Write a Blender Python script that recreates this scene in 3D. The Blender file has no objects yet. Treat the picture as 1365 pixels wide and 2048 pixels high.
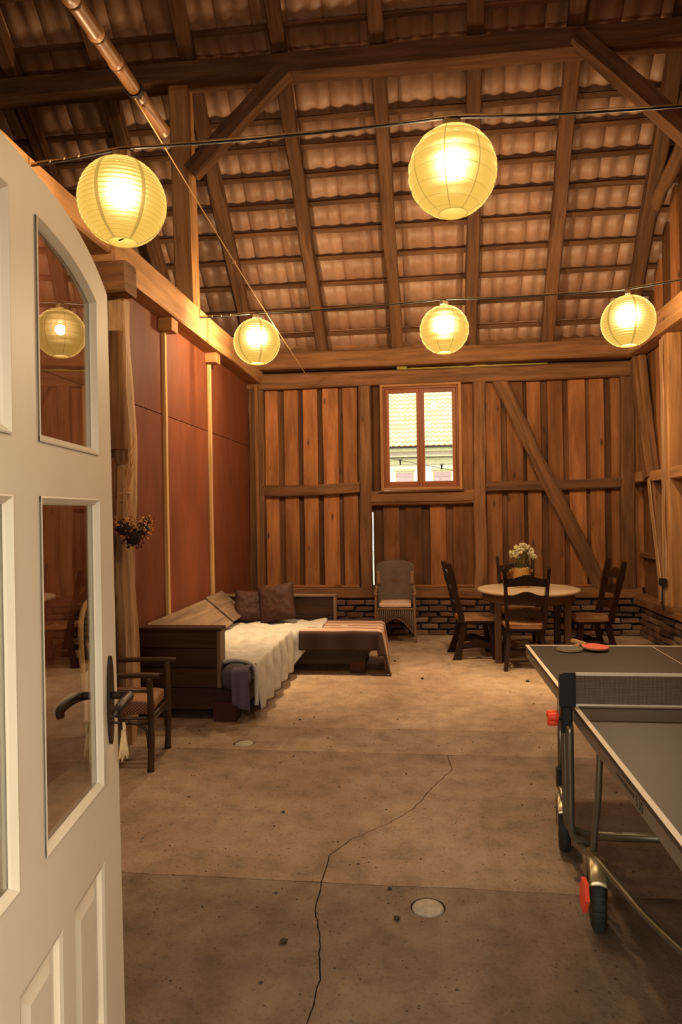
import bpy, bmesh, math, random
from mathutils import Vector as V, Matrix, noise as mnoise
random.seed(7)
S = bpy.context.scene
COL = S.collection
PI = math.pi
# ------------------------------------------------------------------ camera
CAM_H = 1.63
cam_d = bpy.data.cameras.new('camera'); cam_d.lens = 24.0; cam_d.sensor_width = 36.0; cam_d.clip_start = 0.05; cam_d.clip_end = 300
cam = bpy.data.objects.new('camera', cam_d); COL.objects.link(cam)
CR = Matrix.Rotation(math.radians(6.6), 3, 'Z') @ Matrix.Rotation(math.radians(90 - 0.12), 3, 'X') @ Matrix.Rotation(math.radians(-0.9), 3, 'Z')
cam.matrix_world = Matrix.Translation((0, 0, CAM_H)) @ CR.to_4x4()
S.camera = cam
# ------------------------------------------------------------------ world, light, exposure
w = bpy.data.worlds.new('overcast_sky'); S.world = w; w.use_nodes = True
wb = w.node_tree.nodes['Background']; wb.inputs[0].default_value = (1.0, 0.93, 0.79, 1); wb.inputs[1].default_value = 4.2
S.view_settings.view_transform = 'Standard'; S.view_settings.look = 'None'
S.view_settings.exposure = 0.0; S.view_settings.gamma = 1.0; S.view_settings.use_curve_mapping = False
S.cycles.caustics_refractive = False; S.cycles.caustics_reflective = False
S.cycles.sample_clamp_indirect = 4.0
S.cycles.adaptive_threshold = 0.03; S.cycles.max_bounces = 6; S.cycles.diffuse_bounces = 3; S.cycles.glossy_bounces = 3; S.cycles.transmission_bounces = 4; S.cycles.transparent_max_bounces = 10
BULB_FAR, BULB_NEAR = 2800.0, 950.0          # watts of each lantern bulb (behind paper that lets part of it through)
BULB_COL = (1.0, 0.70, 0.38)

# ------------------------------------------------------------------ node helpers
def newmat(name):
    m = bpy.data.materials.new(name); m.use_nodes = True
    nt = m.node_tree; b = nt.nodes['Principled BSDF']
    return m, nt, b
def nd(nt, t, **k):
    n = nt.nodes.new(t)
    for a, v in k.items():
        if a.startswith('i_'):
            n.inputs[a[2:].replace('_', ' ')].default_value = v
        else: setattr(n, a, v)
    return n
def lk(nt, a, b): nt.links.new(a, b)
def ramp(nt, fac, stops):
    r = nd(nt, 'ShaderNodeValToRGB'); e = r.color_ramp.elements
    while len(e) < len(stops): e.new(0.5)
    for el, (p, c) in zip(e, stops):
        el.position = p; el.color = (c[0], c[1], c[2], 1) if not isinstance(c, (int, float)) else (c, c, c, 1)
    lk(nt, fac, r.inputs[0]); return r.outputs[0]
def mixc(nt, fac, a, b, mode='MIX'):
    m = nd(nt, 'ShaderNodeMix', data_type='RGBA', blend_type=mode)
    for sock, v in ((m.inputs[0], fac), (m.inputs[6], a), (m.inputs[7], b)):
        if hasattr(v, 'node'): lk(nt, v, sock)
        elif isinstance(v, (int, float)): sock.default_value = v
        else: sock.default_value = (*v, 1)
    return m.outputs[2]
def mapped(nt, src, scale, loc=(0, 0, 0)):
    tc = nd(nt, 'ShaderNodeTexCoord'); mp = nd(nt, 'ShaderNodeMapping')
    mp.inputs['Scale'].default_value = scale; mp.inputs['Location'].default_value = loc
    lk(nt, tc.outputs[src], mp.inputs[0]); return mp.outputs[0]
def noise(nt, vec, scale=1.0, detail=4.0, rough=0.55, dist=0.0):
    n = nd(nt, 'ShaderNodeTexNoise'); n.inputs['Scale'].default_value = scale; n.inputs['Detail'].default_value = detail
    n.inputs['Roughness'].default_value = rough; n.inputs['Distortion'].default_value = dist
    lk(nt, vec, n.inputs['Vector']); return n.outputs['Fac']
def bump(nt, h, b, strength=0.3, dist=0.01):
    bm = nd(nt, 'ShaderNodeBump'); bm.inputs['Strength'].default_value = strength; bm.inputs['Distance'].default_value = dist
    lk(nt, h, bm.inputs['Height']); lk(nt, bm.outputs[0], b.inputs['Normal'])
def wood(name, light, dark, rough=0.75, var=0.35, knots=0.5, bmp=0.35, grain=16.0, blotch=0.5):
    m, nt, b = newmat(name)
    v1 = mapped(nt, 'UV', (1.3, grain, 1)); n1 = noise(nt, v1, 1.0, 7, 0.6, 0.5)
    v2 = mapped(nt, 'UV', (3.0, grain * 8, 1)); n2 = noise(nt, v2, 1.0, 3, 0.6)
    v3 = mapped(nt, 'UV', (0.9, 3.0, 1)); n3 = noise(nt, v3, 1.0, 4, 0.6)
    base = ramp(nt, n1, [(0.28, dark), (0.50, [(a + c) / 2 for a, c in zip(light, dark)]), (0.72, light)])
    bl = ramp(nt, n3, [(0.30, 0.45), (0.62, 1.0)])
    c = mixc(nt, blotch, base, bl, 'MULTIPLY')
    st = ramp(nt, n2, [(0.30, 0.55), (0.45, 1.0)])
    c = mixc(nt, 0.45, c, st, 'MULTIPLY')
    if knots:
        vk = mapped(nt, 'UV', (2.0, 6.0, 1)); vo = nd(nt, 'ShaderNodeTexVoronoi'); vo.inputs['Scale'].default_value = 1.0
        lk(nt, vk, vo.inputs['Vector'])
        kf = ramp(nt, vo.outputs['Distance'], [(0.04, 0.12), (0.13, 1.0)])
        c = mixc(nt, knots, c, kf, 'MULTIPLY')
    oi = nd(nt, 'ShaderNodeObjectInfo')
    rv = nd(nt, 'ShaderNodeMapRange'); rv.inputs['To Min'].default_value = 1 - var; rv.inputs['To Max'].default_value = 1 + var * 0.6
    lk(nt, oi.outputs['Random'], rv.inputs[0])
    hs = nd(nt, 'ShaderNodeHueSaturation'); lk(nt, c, hs.inputs['Color']); lk(nt, rv.outputs[0], hs.inputs['Value'])
    lk(nt, hs.outputs[0], b.inputs['Base Color']); b.inputs['Roughness'].default_value = rough; b.inputs['Specular IOR Level'].default_value = 0.22
    ad = nd(nt, 'ShaderNodeMath', operation='ADD'); lk(nt, n1, ad.inputs[0]); lk(nt, n2, ad.inputs[1])
    bump(nt, ad.outputs[0], b, bmp, 0.006)
    return m
def plain(name, col, rough=0.6, metal=0.0, var=0.12, scale=8.0, bmp=0.1, coord='Object'):
    m, nt, b = newmat(name)
    n = noise(nt, mapped(nt, coord, (1, 1, 1)), scale, 5, 0.6)
    c = ramp(nt, n, [(0.3, [x * (1 - var) for x in col]), (0.7, [min(1, x * (1 + var)) for x in col])])
    lk(nt, c, b.inputs['Base Color']); b.inputs['Roughness'].default_value = rough; b.inputs['Metallic'].default_value = metal; b.inputs['Specular IOR Level'].default_value = 0.3
    if bmp: bump(nt, n, b, bmp, 0.004)
    return m
def randomised(name, cols, rough=0.85, scale=14.0, bmp=0.5):
    m, nt, b = newmat(name)
    oi = nd(nt, 'ShaderNodeObjectInfo')
    base = ramp(nt, oi.outputs['Random'], [(i / max(1, len(cols) - 1), c) for i, c in enumerate(cols)])
    n = noise(nt, mapped(nt, 'Object', (1, 1, 1)), scale, 6, 0.65)
    c = mixc(nt, 0.7, base, ramp(nt, n, [(0.3, 0.4), (0.65, 1.1)]), 'MULTIPLY')
    lk(nt, c, b.inputs['Base Color']); b.inputs['Roughness'].default_value = rough; bump(nt, n, b, bmp, 0.01)
    return m

# ------------------------------------------------------------------ materials
M = {}
M['beam'] = wood('old_beam_wood', (0.31, 0.145, 0.062), (0.10, 0.045, 0.020), var=0.25)
M['plate'] = wood('plate_beam_wood', (0.36, 0.17, 0.070), (0.15, 0.065, 0.028), var=0.15)
M['rafter'] = wood('rafter_wood', (0.215, 0.100, 0.044), (0.070, 0.031, 0.015), var=0.25)
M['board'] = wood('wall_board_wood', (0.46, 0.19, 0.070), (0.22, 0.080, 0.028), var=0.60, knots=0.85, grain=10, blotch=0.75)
M['backboard'] = wood('dark_back_board', (0.24, 0.10, 0.042), (0.09, 0.038, 0.018), var=0.5, knots=0.6, grain=12, blotch=0.7)  # recessed boards take a darker tone than the front boards
M['pale_beam'] = wood('weathered_and_lit_pale_wood', (0.64, 0.40, 0.21), (0.24, 0.12, 0.055), var=0.1)
M['tie'] = wood('tie_beam_wood', (0.58, 0.30, 0.12), (0.30, 0.14, 0.055), var=0.1, knots=0.6)
M['lath'] = wood('pine_lath_wood', (0.78, 0.52, 0.25), (0.55, 0.32, 0.13), var=0.1, knots=0.4)
M['panel'] = wood('red_hardboard', (0.215, 0.060, 0.024), (0.15, 0.042, 0.017), var=0.18, knots=0.0, bmp=0.05, grain=3, blotch=0.35)
M['sofa'] = wood('grey_brown_plank', (0.075, 0.034, 0.017), (0.028, 0.0125, 0.007), var=0.2, rough=0.5, knots=0.25, bmp=0.15)
M['redblock'] = wood('red_brown_block', (0.085, 0.028, 0.016), (0.045, 0.016, 0.010), var=0.1, rough=0.6, knots=0.1)
M['sofa_top'] = wood('worn_plank_top', (0.32, 0.215, 0.14), (0.13, 0.080, 0.052), var=0.15, rough=0.45, knots=0.25, bmp=0.15)
M['chair'] = wood('dark_stained_oak', (0.046, 0.0175, 0.0085), (0.014, 0.0055, 0.003), var=0.15, rough=0.30, knots=0.2, bmp=0.1)
M['seat'] = wood('worn_oak_seat', (0.50, 0.27, 0.13), (0.30, 0.14, 0.065), var=0.2, rough=0.4, knots=0.2, bmp=0.1)
M['ttop'] = wood('pale_table_top', (0.72, 0.55, 0.37), (0.55, 0.39, 0.25), var=0.05, rough=0.35, knots=0.1, bmp=0.06)
M['tleg'] = wood('brown_table_leg', (0.13, 0.065, 0.034), (0.06, 0.028, 0.014), var=0.1, rough=0.5, knots=0.2, bmp=0.1)
M['winframe'] = wood('varnished_window_wood', (0.40, 0.13, 0.045), (0.20, 0.06, 0.022), var=0.15, rough=0.4, knots=0.3, bmp=0.1)
M['rattan'] = wood('dark_rattan_cane', (0.10, 0.06, 0.035), (0.035, 0.020, 0.012), var=0.1, rough=0.35, knots=0.5, bmp=0.1)
M['bamboo'] = wood('bamboo_cane', (0.34, 0.16, 0.06), (0.13, 0.05, 0.018), var=0.1, rough=0.4, knots=0.3, bmp=0.1, grain=8)
M['brick'] = randomised('old_brick', [(0.18, 0.080, 0.046), (0.07, 0.038, 0.026), (0.22, 0.11, 0.066), (0.11, 0.050, 0.032), (0.32, 0.20, 0.13), (0.08, 0.042, 0.028)])
M['mortar'] = plain('dark_mortar', (0.035, 0.026, 0.020), 0.95, bmp=0.6, scale=20)
M['tile'] = randomised('concrete_roof_tile', [(0.44, 0.24, 0.145), (0.39, 0.205, 0.12), (0.49, 0.28, 0.175)], rough=0.45, scale=2.5, bmp=0.05)
M['cream'] = plain('cream_door_paint', (0.88, 0.77, 0.58), 0.45, var=0.05, scale=3, bmp=0.05)
M['black'] = plain('black_plastic', (0.018, 0.018, 0.018), 0.45, bmp=0.0)
M['rubber'] = plain('tyre_rubber', (0.022, 0.021, 0.020), 0.7, bmp=0.2, scale=40)
M['steel'] = plain('grey_green_steel_tube', (0.20, 0.18, 0.125), 0.33, metal=0.75, bmp=0.0)
M['galv'] = plain('galvanised_bracket', (0.45, 0.38, 0.24), 0.35, metal=0.9, bmp=0.05)
M['red'] = plain('orange_red_plastic', (0.95, 0.085, 0.035), 0.4, bmp=0.0, var=0.04)
M['white_line'] = plain('white_line_paint', (0.90, 0.80, 0.62), 0.5, bmp=0.0, var=0.04)
M['ttsurf'] = plain('grey_table_surface', (0.046, 0.032, 0.025), 0.45, bmp=0.05, var=0.05, scale=60)
M['ttapron'] = plain('grey_edge_frame', (0.22, 0.185, 0.14), 0.4, metal=0.4, bmp=0.0)
M['ttprint'] = plain('dark_print', (0.03, 0.028, 0.026), 0.5, bmp=0.0)
M['sheet'] = plain('crumpled_white_sheet', (0.47, 0.435, 0.38), 0.9, bmp=0.5, scale=12, var=0.15)
M['purple'] = plain('mauve_cotton', (0.105, 0.082, 0.12), 0.9, bmp=0.3, scale=20)
M['darkcush'] = plain('charcoal_cotton', (0.07, 0.06, 0.07), 0.9, bmp=0.3, scale=20)
M['pillow'] = plain('dark_brown_cushion', (0.050, 0.018, 0.011), 0.7, bmp=0.35, scale=16)
M['mattress'] = plain('mattress_ticking', (0.55, 0.48, 0.38), 0.9, bmp=0.2)
M['pink'] = plain('faded_pink_cushion', (0.62, 0.42, 0.33), 0.9, bmp=0.2, scale=18)
M['brass'] = plain('brushed_brass', (0.62, 0.40, 0.17), 0.28, metal=0.9, bmp=0.05)
M['stem'] = plain('green_stem', (0.13, 0.17, 0.045), 0.7, bmp=0.0)
M['petal'] = plain('cream_petal', (0.85, 0.78, 0.52), 0.7, bmp=0.0)
M['dry'] = plain('dried_petal', (0.50, 0.24, 0.085), 0.8, var=0.6, scale=60, bmp=0.0)
M['drydark'] = plain('dark_dried_leaf', (0.035, 0.022, 0.018), 0.9, bmp=0.0)
M['straw'] = plain('dry_straw', (0.52, 0.27, 0.12), 0.8, bmp=0.0)
M['iron'] = plain('dark_iron', (0.035, 0.022, 0.016), 0.45, metal=0.5, bmp=0.1)
M['wirecream'] = plain('cream_wire', (0.72, 0.50, 0.22), 0.5, bmp=0.0)
M['rope'] = plain('hemp_rope', (0.62, 0.42, 0.20), 0.9, bmp=0.3, scale=120)
M['foam'] = plain('yellow_foam', (0.34, 0.27, 0.07), 0.9, bmp=0.4, scale=30)
M['plug'] = plain('pale_concrete_plug', (0.36, 0.31, 0.25), 0.9, bmp=0.5, scale=30, var=0.25)
M['crumb'] = plain('dark_debris', (0.05, 0.035, 0.025), 0.95, bmp=0.0)
M['render'] = plain('white_render', (0.85, 0.83, 0.76), 0.9, bmp=0.1)
M['eave'] = plain('pale_eave_board', (0.46, 0.46, 0.30), 0.8, bmp=0.0)
M['shutter'] = plain('grey_mauve_shutter', (0.42, 0.30, 0.32), 0.8, bmp=0.1)
M['otile'] = randomised('pale_clay_tile', [(0.80, 0.50, 0.30), (0.84, 0.58, 0.38), (0.78, 0.46, 0.26)], scale=8, bmp=0.1)
M['ground'] = plain('gravel_ground', (0.34, 0.32, 0.27), 0.95, bmp=0.3, scale=5)
M['plaster'] = plain('rough_plaster', (0.40, 0.30, 0.22), 0.9, bmp=0.2, scale=6)
M['socket'] = plain('pale_plastic_socket', (0.30, 0.21, 0.12), 0.5, bmp=0.0)
M['whitecloth'] = plain('white_towel', (0.80, 0.76, 0.70), 0.95, bmp=0.4, scale=40)

def mk_floor(name='worn_concrete', k=1.0, gk=0.90, bk=0.81):
    m, nt, b = newmat(name)
    v = mapped(nt, 'Object', (1, 1, 1))
    big = noise(nt, v, 0.9, 5, 0.6, 0.4); mid = noise(nt, v, 6.0, 6, 0.65); fine = noise(nt, v, 60.0, 4, 0.7)
    c = ramp(nt, big, [(0.30, (0.27, 0.185, 0.125)), (0.50, (0.40, 0.30, 0.215)), (0.72, (0.54, 0.43, 0.31))])
    c = mixc(nt, 0.55, c, ramp(nt, mid, [(0.32, 0.40), (0.52, 0.95), (0.72, 1.3)]), 'MULTIPLY')
    c = mixc(nt, 0.7, c, ramp(nt, fine, [(0.34, 0.35), (0.46, 1.0)]), 'MULTIPLY')
    vo = nd(nt, 'ShaderNodeTexVoronoi'); vo.inputs['Scale'].default_value = 11.0; lk(nt, v, vo.inputs['Vector'])
    pit = ramp(nt, vo.outputs['Distance'], [(0.05, 0.35), (0.12, 1.0)])
    c = mixc(nt, 0.6, c, pit, 'MULTIPLY')
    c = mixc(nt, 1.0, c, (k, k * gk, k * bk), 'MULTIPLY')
    lk(nt, c, b.inputs['Base Color'])
    lk(nt, ramp(nt, mid, [(0.3, 0.75), (0.7, 0.5)]), b.inputs['Roughness'])
    ad = nd(nt, 'ShaderNodeMath', operation='ADD'); lk(nt, mid, ad.inputs[0]); lk(nt, fine, ad.inputs[1])
    ad2 = nd(nt, 'ShaderNodeMath', operation='ADD'); lk(nt, ad.outputs[0], ad2.inputs[0]); lk(nt, pit, ad2.inputs[1])
    bump(nt, ad2.outputs[0], b, 0.45, 0.008)
    return m
M['floor'] = mk_floor(); M['floor_mid'] = mk_floor('dimmed_concrete_mid', 0.60, 0.86, 0.74); M['floor_e'] = mk_floor('dimmed_concrete_slight', 0.82); M['floor_near_dim'] = mk_floor('dimmed_concrete_near', 0.40, 0.84, 0.69)  # nearer slabs darkened in steps, painting the light falloff into the concrete
def mk_glass(name='door_glass', k=2.3):
    m, nt, b = newmat(name); nt.nodes.remove(b)
    out = nt.nodes['Material Output']
    fr = nd(nt, 'ShaderNodeFresnel'); fr.inputs[0].default_value = 1.5
    mu = nd(nt, 'ShaderNodeMath', operation='MULTIPLY'); mu.inputs[1].default_value = k; mu.use_clamp = True
    lk(nt, fr.outputs[0], mu.inputs[0])
    ge = nd(nt, 'ShaderNodeNewGeometry'); fs_ = nd(nt, 'ShaderNodeMath', operation='SUBTRACT'); fs_.inputs[0].default_value = 1.0; lk(nt, ge.outputs['Backfacing'], fs_.inputs[1])
    m2 = nd(nt, 'ShaderNodeMath', operation='MULTIPLY'); lk(nt, mu.outputs[0], m2.inputs[0]); lk(nt, fs_.outputs[0], m2.inputs[1])
    t = nd(nt, 'ShaderNodeBsdfTransparent'); t.inputs[0].default_value = (0.94, 0.945, 0.92, 1)
    g = nd(nt, 'ShaderNodeBsdfGlossy'); g.inputs['Roughness'].default_value = 0.0
    mx = nd(nt, 'ShaderNodeMixShader'); lk(nt, m2.outputs[0], mx.inputs[0]); lk(nt, t.outputs[0], mx.inputs[1]); lk(nt, g.outputs[0], mx.inputs[2])
    lk(nt, mx.outputs[0], out.inputs[0]); return m
M['glass'] = mk_glass(); M['winglass'] = mk_glass('window_glass', 0.6)
def mk_paper(name, dim=1.0, seam=False, hot=1.0, thin=0.045):
    m, nt, b = newmat(name); nt.nodes.remove(b); out = nt.nodes['Material Output']
    em = nd(nt, 'ShaderNodeEmission'); em.inputs[0].default_value = (1.0, 0.58, 0.10, 1); em.inputs[1].default_value = 0.88 * dim
    tr = nd(nt, 'ShaderNodeBsdfTransparent'); k = thin if not seam else 0.0; tr.inputs[0].default_value = (k, k, k, 1)
    rf = nd(nt, 'ShaderNodeBsdfRefraction'); rf.inputs['Color'].default_value = (0.014 * dim * hot, 0.0115 * dim * hot, 0.0075 * dim * hot, 1)
    rf.inputs['Roughness'].default_value = 0.62; rf.inputs['IOR'].default_value = 1.45
    a1 = nd(nt, 'ShaderNodeAddShader'); a2 = nd(nt, 'ShaderNodeAddShader')
    lk(nt, em.outputs[0], a1.inputs[0]); lk(nt, tr.outputs[0], a1.inputs[1])
    m.cycles.emission_sampling = 'NONE'
    lk(nt, a1.outputs[0], a2.inputs[0]); lk(nt, rf.outputs[0], a2.inputs[1]); lk(nt, a2.outputs[0], out.inputs[0])
    return m
M['paper'] = mk_paper('lantern_paper_dim_bulb', hot=0.12)
M['paper2'] = mk_paper('lantern_paper_strong_bulb', hot=0.11)
M['paperthin'] = mk_paper('thin_bottom_paper', hot=0.3, thin=0.19)
M['paperseam'] = mk_paper('lantern_paper_seam', 0.62, True)
M['ribwire'] = mk_paper('lantern_paper_over_wire', 0.70, True)
def mk_mesh_net():
    m, nt, b = newmat('table_tennis_net'); out = nt.nodes['Material Output']
    v = mapped(nt, 'UV', (200, 200, 1)); s = nd(nt, 'ShaderNodeSeparateXYZ'); lk(nt, v, s.inputs[0])
    fs = []
    for o in (0, 1):
        f = nd(nt, 'ShaderNodeMath', operation='FRACT'); lk(nt, s.outputs[o], f.inputs[0])
        g = nd(nt, 'ShaderNodeMath', operation='LESS_THAN'); lk(nt, f.outputs[0], g.inputs[0]); g.inputs[1].default_value = 0.42; fs.append(g)
    mx = nd(nt, 'ShaderNodeMath', operation='MAXIMUM'); lk(nt, fs[0].outputs[0], mx.inputs[0]); lk(nt, fs[1].outputs[0], mx.inputs[1])
    b.inputs['Base Color'].default_value = (0.075, 0.058, 0.046, 1); b.inputs['Roughness'].default_value = 0.8
    tr = nd(nt, 'ShaderNodeBsdfTransparent'); ms = nd(nt, 'ShaderNodeMixShader')
    lk(nt, mx.outputs[0], ms.inputs[0]); lk(nt, tr.outputs[0], ms.inputs[1]); lk(nt, b.outputs[0], ms.inputs[2]); lk(nt, ms.outputs[0], out.inputs[0])
    return m
M['net'] = mk_mesh_net()
def mk_weave(name, c1, c2, sx, sy, bs=0.8):
    m, nt, b = newmat(name)
    v = mapped(nt, 'UV', (sx, sy, 1)); ck = nd(nt, 'ShaderNodeTexChecker'); ck.inputs['Scale'].default_value = 1.0
    ck.inputs[1].default_value = (*c1, 1); ck.inputs[2].default_value = (*c2, 1); lk(nt, v, ck.inputs[0])
    n = noise(nt, mapped(nt, 'UV', (5, 5, 1)), 1.0, 3)
    c = mixc(nt, 0.5, ck.outputs[0], ramp(nt, n, [(0.3, 0.6), (0.7, 1.2)]), 'MULTIPLY')
    lk(nt, c, b.inputs['Base Color']); b.inputs['Roughness'].default_value = 0.75
    bump(nt, ck.outputs[1], b, bs, 0.003); return m
M['seatweave'] = mk_weave('patterned_seat_fabric', (0.42, 0.20, 0.09), (0.13, 0.055, 0.028), 90, 90, 0.3)
M['wicker'] = mk_weave('grey_brown_wicker', (0.17, 0.115, 0.075), (0.055, 0.036, 0.026), 80, 160)
M['wickerback'] = mk_weave('grey_brown_wicker_back', (0.20, 0.135, 0.085), (0.045, 0.030, 0.021), 34, 70)
M['wickerlight'] = mk_weave('light_wicker', (0.34, 0.19, 0.10), (0.17, 0.085, 0.045), 60, 120)
def mk_stripes():
    m, nt, b = newmat('striped_blanket')
    v = mapped(nt, 'UV', (1, 1, 1)); s = nd(nt, 'ShaderNodeSeparateXYZ'); lk(nt, v, s.inputs[0])
    br, pk, lt, rd = (0.042, 0.018, 0.012), (0.46, 0.27, 0.19), (0.62, 0.44, 0.32), (0.24, 0.10, 0.065)
    st = [(0.0, br), (0.405, br), (0.41, rd), (0.43, pk), (0.50, lt), (0.535, lt), (0.54, rd), (0.565, rd), (0.57, pk), (0.66, lt), (0.665, rd), (0.69, rd), (0.695, pk), (0.78, lt), (0.785, rd), (0.82, rd), (0.825, pk), (0.92, pk), (0.925, br)]
    st = [(0.0 if p == 0 else 0.27 + (p - 0.41) * 0.73 / 0.59, c) for p, c in st]
    c = ramp(nt, s.outputs[1], st)
    n = noise(nt, mapped(nt, 'UV', (60, 60, 1)), 1.0, 4)
    c = mixc(nt, 0.35, c, ramp(nt, n, [(0.3, 0.6), (0.7, 1.2)]), 'MULTIPLY')
    lk(nt, c, b.inputs['Base Color']); b.inputs['Roughness'].default_value = 0.95; bump(nt, n, b, 0.3, 0.004); return m
M['stripes'] = mk_stripes()

# ------------------------------------------------------------------ mesh builder
class MB:
    def __init__(s): s.v = []; s.f = []; s.g = []; s.uv = {}
    def add(s, vs, fs, grain=(0, 0, 1), uvs=None):
        o = len(s.v); s.v += [V(p) for p in vs]; g = V(grain).normalized()
        for k, f in enumerate(fs):
            if uvs: s.uv[len(s.f)] = uvs[k]
            s.f.append([i + o for i in f]); s.g.append(g)
        return s
    def box(s, lo, hi, grain=None, c=0.0, jit=0.0):
        d = [b - a for a, b in zip(lo, hi)]
        ax = max(range(3), key=lambda i: d[i])
        if grain is None: grain = [1.0 if i == ax else 0.0 for i in range(3)]
        p0 = [(a + b) / 2 for a, b in zip(lo, hi)]; p1 = list(p0); p0[ax] = lo[ax]; p1[ax] = hi[ax]
        o = [i for i in range(3) if i != ax]
        if c <= 0:
            x0, y0, z0 = lo; x1, y1, z1 = hi
            vs = [(x0, y0, z0), (x1, y0, z0), (x1, y1, z0), (x0, y1, z0), (x0, y0, z1), (x1, y0, z1), (x1, y1, z1), (x0, y1, z1)]
            return s.add(vs, [(0, 3, 2, 1), (4, 5, 6, 7), (0, 1, 5, 4), (1, 2, 6, 5), (2, 3, 7, 6), (3, 0, 4, 7)], grain)
        a = V((0, 0, 0)); a[o[0]] = 1
        up = V((0, 0, 0)); up[o[1]] = 1
        return s.bar(p0, p1, d[o[0]], d[o[1]], up, c, 1, jit, grain)
    def bar(s, p0, p1, wd, ht, up=(0, 0, 1), c=0.0, n=1, jit=0.0, grain=None, taper=1.0):
        p0 = V(p0); p1 = V(p1); d = (p1 - p0).normalized(); up = V(up)
        sd = d.cross(up)
        if sd.length < 1e-4: sd = d.cross(V((1, 0, 0)))
        sd.normalize(); u = sd.cross(d).normalized()
        a, b = wd / 2, ht / 2
        if c > 0: sec = [(-a + c, -b), (a - c, -b), (a, -b + c), (a, b - c), (a - c, b), (-a + c, b), (-a, b - c), (-a, -b + c)]
        else: sec = [(-a, -b), (a, -b), (a, b), (-a, b)]
        k = len(sec); vs = []; L = (p1 - p0).length; sx, sy = random.uniform(0, 99), random.uniform(0, 99)
        for i in range(n + 1):
            t = i / n; q = p0 + (p1 - p0) * t; sc = 1 + (taper - 1) * t
            ox = jit * (mnoise.noise((t * L * 0.9, sx, 0))); oy = jit * (mnoise.noise((t * L * 0.9, sy, 3)))
            for j, (x, y) in enumerate(sec):
                jj = jit * 0.55 * mnoise.noise((t * L * 2.2 + 5 * j, sx, sy)) if jit else 0
                r = 1 + jj / max(0.02, min(a, b))
                vs.append(q + sd * (x * sc * r + ox) + u * (y * sc * r + oy))
        fs = [tuple(range(k - 1, -1, -1)), tuple(n * k + j for j in range(k))]
        pe = [0.0]
        for j in range(k): q0, q1 = sec[j], sec[(j + 1) % k]; pe.append(pe[-1] + math.hypot(q1[0] - q0[0], q1[1] - q0[1]))
        lg = grain is None or abs(V(grain).normalized().dot(d)) > 0.9
        uo, vo = random.uniform(0, 50), random.uniform(0, 50)
        uvs = [[(uo + sec[j][0], vo + sec[j][1]) for j in range(k - 1, -1, -1)], [(uo + sec[j][0], vo + sec[j][1]) for j in range(k)]]
        for i in range(n):
            for j in range(k):
                j2 = (j + 1) % k; fs.append((i * k + j, i * k + j2, (i + 1) * k + j2, (i + 1) * k + j))
                a0, a1, b0, b1 = uo + L * i / n, uo + L * (i + 1) / n, vo + pe[j], vo + pe[j + 1]
                uvs.append([(a0, b0), (a0, b1), (a1, b1), (a1, b0)] if lg else [(b0, a0), (b1, a0), (b1, a1), (b0, a1)])
        return s.add(vs, fs, grain if grain else d, uvs)
    def tube(s, pts, r, n=8, closed=False, cap=True):
        pts = [V(p) for p in pts]; m = len(pts); rr = r if isinstance(r, (list, tuple)) else [r] * m
        vs = []; prev = None
        for i, p in enumerate(pts):
            if closed: t = pts[(i + 1) % m] - pts[i - 1]
            else: t = pts[min(i + 1, m - 1)] - pts[max(i - 1, 0)]
            t.normalize()
            if prev is None:
                a = t.cross(V((0, 0, 1)));
                if a.length < 0.05: a = t.cross(V((1, 0, 0)))
            else: a = prev - t * prev.dot(t)
            a.normalize(); prev = a; b = t.cross(a)
            for j in range(n):
                th = 2 * PI * j / n; vs.append(p + a * (math.cos(th) * rr[i]) + b * (math.sin(th) * rr[i]))
        fs = []
        for i in range(m if closed else m - 1):
            i2 = (i + 1) % m
            for j in range(n):
                j2 = (j + 1) % n; fs.append((i * n + j, i * n + j2, i2 * n + j2, i2 * n + j))
        if cap and not closed: fs += [tuple(range(n - 1, -1, -1)), tuple((m - 1) * n + j for j in range(n))]
        return s.add(vs, fs, (pts[-1] - pts[0]) if (pts[-1] - pts[0]).length > 1e-4 else (1, 0, 0))
    def lathe(s, prof, n=24, c=(0, 0, 0), axis='Z', cap=True, a0=0, a1=2 * PI):
        vs = []; c = V(c)
        for (r, z) in prof:
            for j in range(n):
                th = a0 + (a1 - a0) * j / n; p = (r * math.cos(th), r * math.sin(th), z)
                if axis == 'X': p = (p[2], p[0], p[1])
                elif axis == 'Y': p = (p[1], p[2], p[0])
                vs.append(c + V(p))
        fs = []
        for i in range(len(prof) - 1):
            for j in range(n):
                j2 = (j + 1) % n; fs.append((i * n + j, i * n + j2, (i + 1) * n + j2, (i + 1) * n + j))
        if cap: fs += [tuple(range(n - 1, -1, -1)), tuple((len(prof) - 1) * n + j for j in range(n))]
        return s.add(vs, fs, (0, 0, 1) if axis == 'Z' else (1, 0, 0))
    def grid(s, fn, nu, nv, u0=0, u1=1, v0=0, v1=1, thick=0.0, uvfn=None):
        vs = [V(fn(u0 + (u1 - u0) * i / nu, v0 + (v1 - v0) * j / nv)) for i in range(nu + 1) for j in range(nv + 1)]
        fs = []; uvs = []
        def uv(i, j): return (u0 + (u1 - u0) * i / nu, v0 + (v1 - v0) * j / nv)
        for i in range(nu):
            for j in range(nv):
                fs.append((i * (nv + 1) + j, (i + 1) * (nv + 1) + j, (i + 1) * (nv + 1) + j + 1, i * (nv + 1) + j + 1))
                uvs.append([uv(i, j), uv(i + 1, j), uv(i + 1, j + 1), uv(i, j + 1)])
        return s.add(vs, fs, (1, 0, 0), uvs)
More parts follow.
